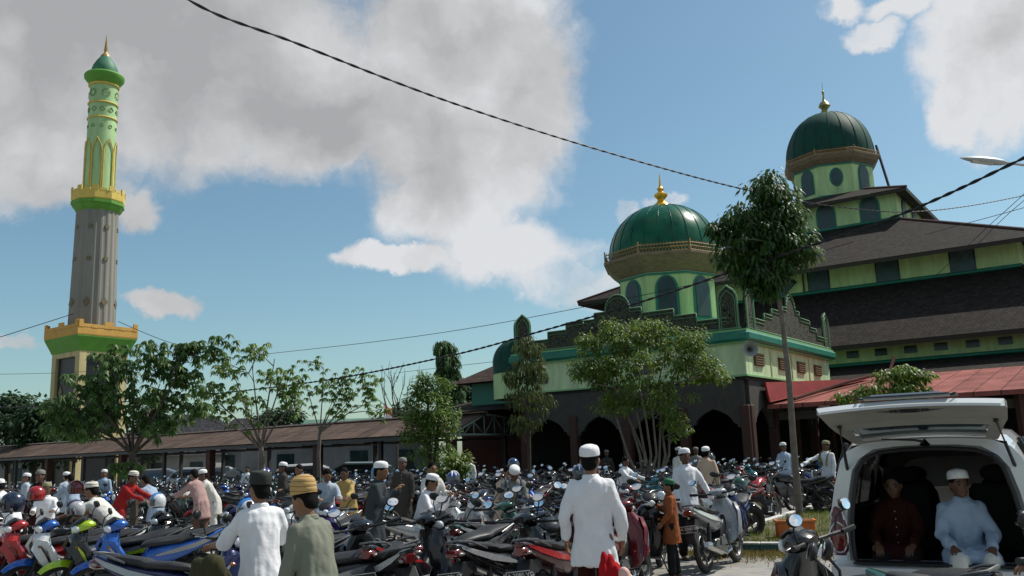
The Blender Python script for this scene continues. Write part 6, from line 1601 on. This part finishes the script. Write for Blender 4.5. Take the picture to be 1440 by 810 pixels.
# cars under and beyond the walkway
def parked(px,Y,hd,c,label):
    X=gx(px,Y); e=empty('parked_car',(X,Y,0),rad(hd),label,'car','cars parked behind the covered walkway')
    S_=[(-2.1,.70,.72,.5,.35,.8,.95),(-1.9,.8,.82,.62,.26,.9,1.30),(-1.4,.82,.84,.66,.22,.92,1.55),(.3,.82,.84,.66,.22,.92,1.58),(.9,.82,.84,.6,.22,.9,1.35),(1.35,.82,.83,.7,.24,.88,.98),(1.95,.78,.79,.6,.28,.72,.82),(2.1,.7,.7,.5,.35,.6,.7)]
    R_=[csec(*s_) for s_ in S_]; n=len(R_[0]); b=MB(); g_=MB()
    for i in range(len(R_)-1):
        for j in range(n-1):
            k=min(j,n-2-j); (g_ if (k in(4,5) and 1<=i<=4) or (i in(0,4) and k>5) else b).add([R_[i][j],R_[i+1][j],R_[i+1][j+1],R_[i][j+1]],[(0,1,2,3)])
    b.add(R_[0],[tuple(range(n))]); b.add(R_[-1],[tuple(range(n))[::-1]]); b.build('body',paint('car_'+label[:9].replace(' ','_'),c,.1),e,autosm=False); g_.build('window',glass,e,autosm=False)
    for x in (-1.3,1.35):
        for s in (-1,1): b=MB(); b.torus((x,s*.76,.31),.22,.09,20,6); b.tube([(x,s*.72,.31),(x,s*.82,.31)],.15,12); b.build('wheel',rub,e)
    b=MB()
    for s in (-1,1): b.ell((2.02,s*.6,.66),(.08,.14,.07),8,6)
    b.build('headlight',lens,e); b=MB()
    for s in (-1,1): b.ell((-2.05,s*.62,.85),(.06,.1,.09),8,6)
    b.build('tail_light',redl,e)
for a in [(440,50,10,(.5,.52,.53),'white car behind the walkway posts, right of the umbrella tree'),(500,47,160,(.10,.16,.18),'blue-grey car behind the thick brown walkway posts'),(315,56,20,(.05,.05,.055),'black car behind the walkway, left of the umbrella tree trunk'),(268,60,170,(.30,.31,.32),'silver car behind the walkway above the pink-shirted man'),(230,64,5,(.06,.065,.07),'dark grey car behind the walkway above the pale-blue bending man')]: parked(*a)

# ------------------------------------------------------------------ the packed rows of motorcycles
people=[(o.location.x,o.location.y) for o in bpy.data.objects if o.get('category')=='person']
cols=['black']*15+['dark_red','navy','grey','black','red','blue','silver','maroon','green','teal','black','grey']
accs=['grey','silver','red','grey','black','black','dark_red','grey','white']
zones=[(-9e9,-.42,'in the packed rows before the minaret'),(-.42,-.25,'in the packed rows around the spreading trees'),(-.25,-.08,'in the packed rows before the walkway end'),(-.08,.07,'in the packed rows before the left porch arches'),(.07,.19,'in the packed rows round the multi-stemmed tree'),(.19,9e9,'in the packed rows left of the slender tree')]
cnt=0; rows=[]
r0=V((8.6,13.6,0))
for k in range(13):
    for i in range(-14,60):
        p=r0+Uv*(i*.80+(.3 if k%2 else 0))+Vv*(k*2.15-1.5)
        rows.append((k,p))
rows.sort(key=lambda t:t[1].y)
for k,p in rows:
        x=p.x+rnd.gauss(0,.10); y=p.y+rnd.gauss(0,.12)
        if y<13.2 or y>41: continue
        a=x/y
        if abs(a)>.60: continue
        if y<15.0 and a<.0 and a>-.62 and min([(px-x)**2+(py-y)**2 for px,py in placed])<.9: continue
        if min([(px-x)**2+(py-y)**2 for px,py in placed] or [9])<.42: continue
        if any((px-x)**2+(py-y)**2<.30 for px,py in people): continue
        if inpoly(x,y,[isl[0]-V((.6,.8,0)),isl[1]-V((0,.8,0)),isl[2]+V((0,1.0,0)),isl[3]+V((-.8,.9,0))]): continue
        if x>gx(1165,y): continue
        # outside the porch and walkway posts
        rel=V((x,y,0))-C0; c=rel.dot(Uv); w=rel.dot(Vv)
        if w>-1.2 and c>-2.2 and c<19: continue
        if w>8.5: continue
        if rnd.random()<(.10 if y<22 else .16): continue
        hd=math.degrees(math.atan2(Vv.y,Vv.x))+(180 if rnd.random()<.5 else 0)+rnd.gauss(0,9)
        if a<-.2: hd+=rnd.gauss(-12,10)
        kind='r' if rnd.random()<.14 else ('s' if rnd.random()<.3 else 'u')
        bc=rnd.choice(cols); ac=rnd.choice(accs)
        zn=[z for z in zones if z[0]<=a<z[1]][0][2]
        dist='nearer' if y<19 else ('middle' if y<27 else 'far')
        kn={'u':'motorcycle','s':'scooter','r':'roadster motorcycle'}[kind]
        lab=f"{bc.replace('_',' ')} {kn} with {ac.replace('_',' ')} trim {dist} {zn}"
        lab=lab.replace('roadster motorcycle','roadster')
        if cnt>=235: break
        bike(x,y,hd,kind,bc,ac,lab,'motorcycles parked in packed rows',parts=(y<19.5)); cnt+=1
print('row bikes',cnt)
for t in (T_under,T_scoot,T_road):
    def kill(o):
        for c in list(o.children): kill(c)
        bpy.data.objects.remove(o)
    kill(t)
bpy.data.scenes.remove(TS)
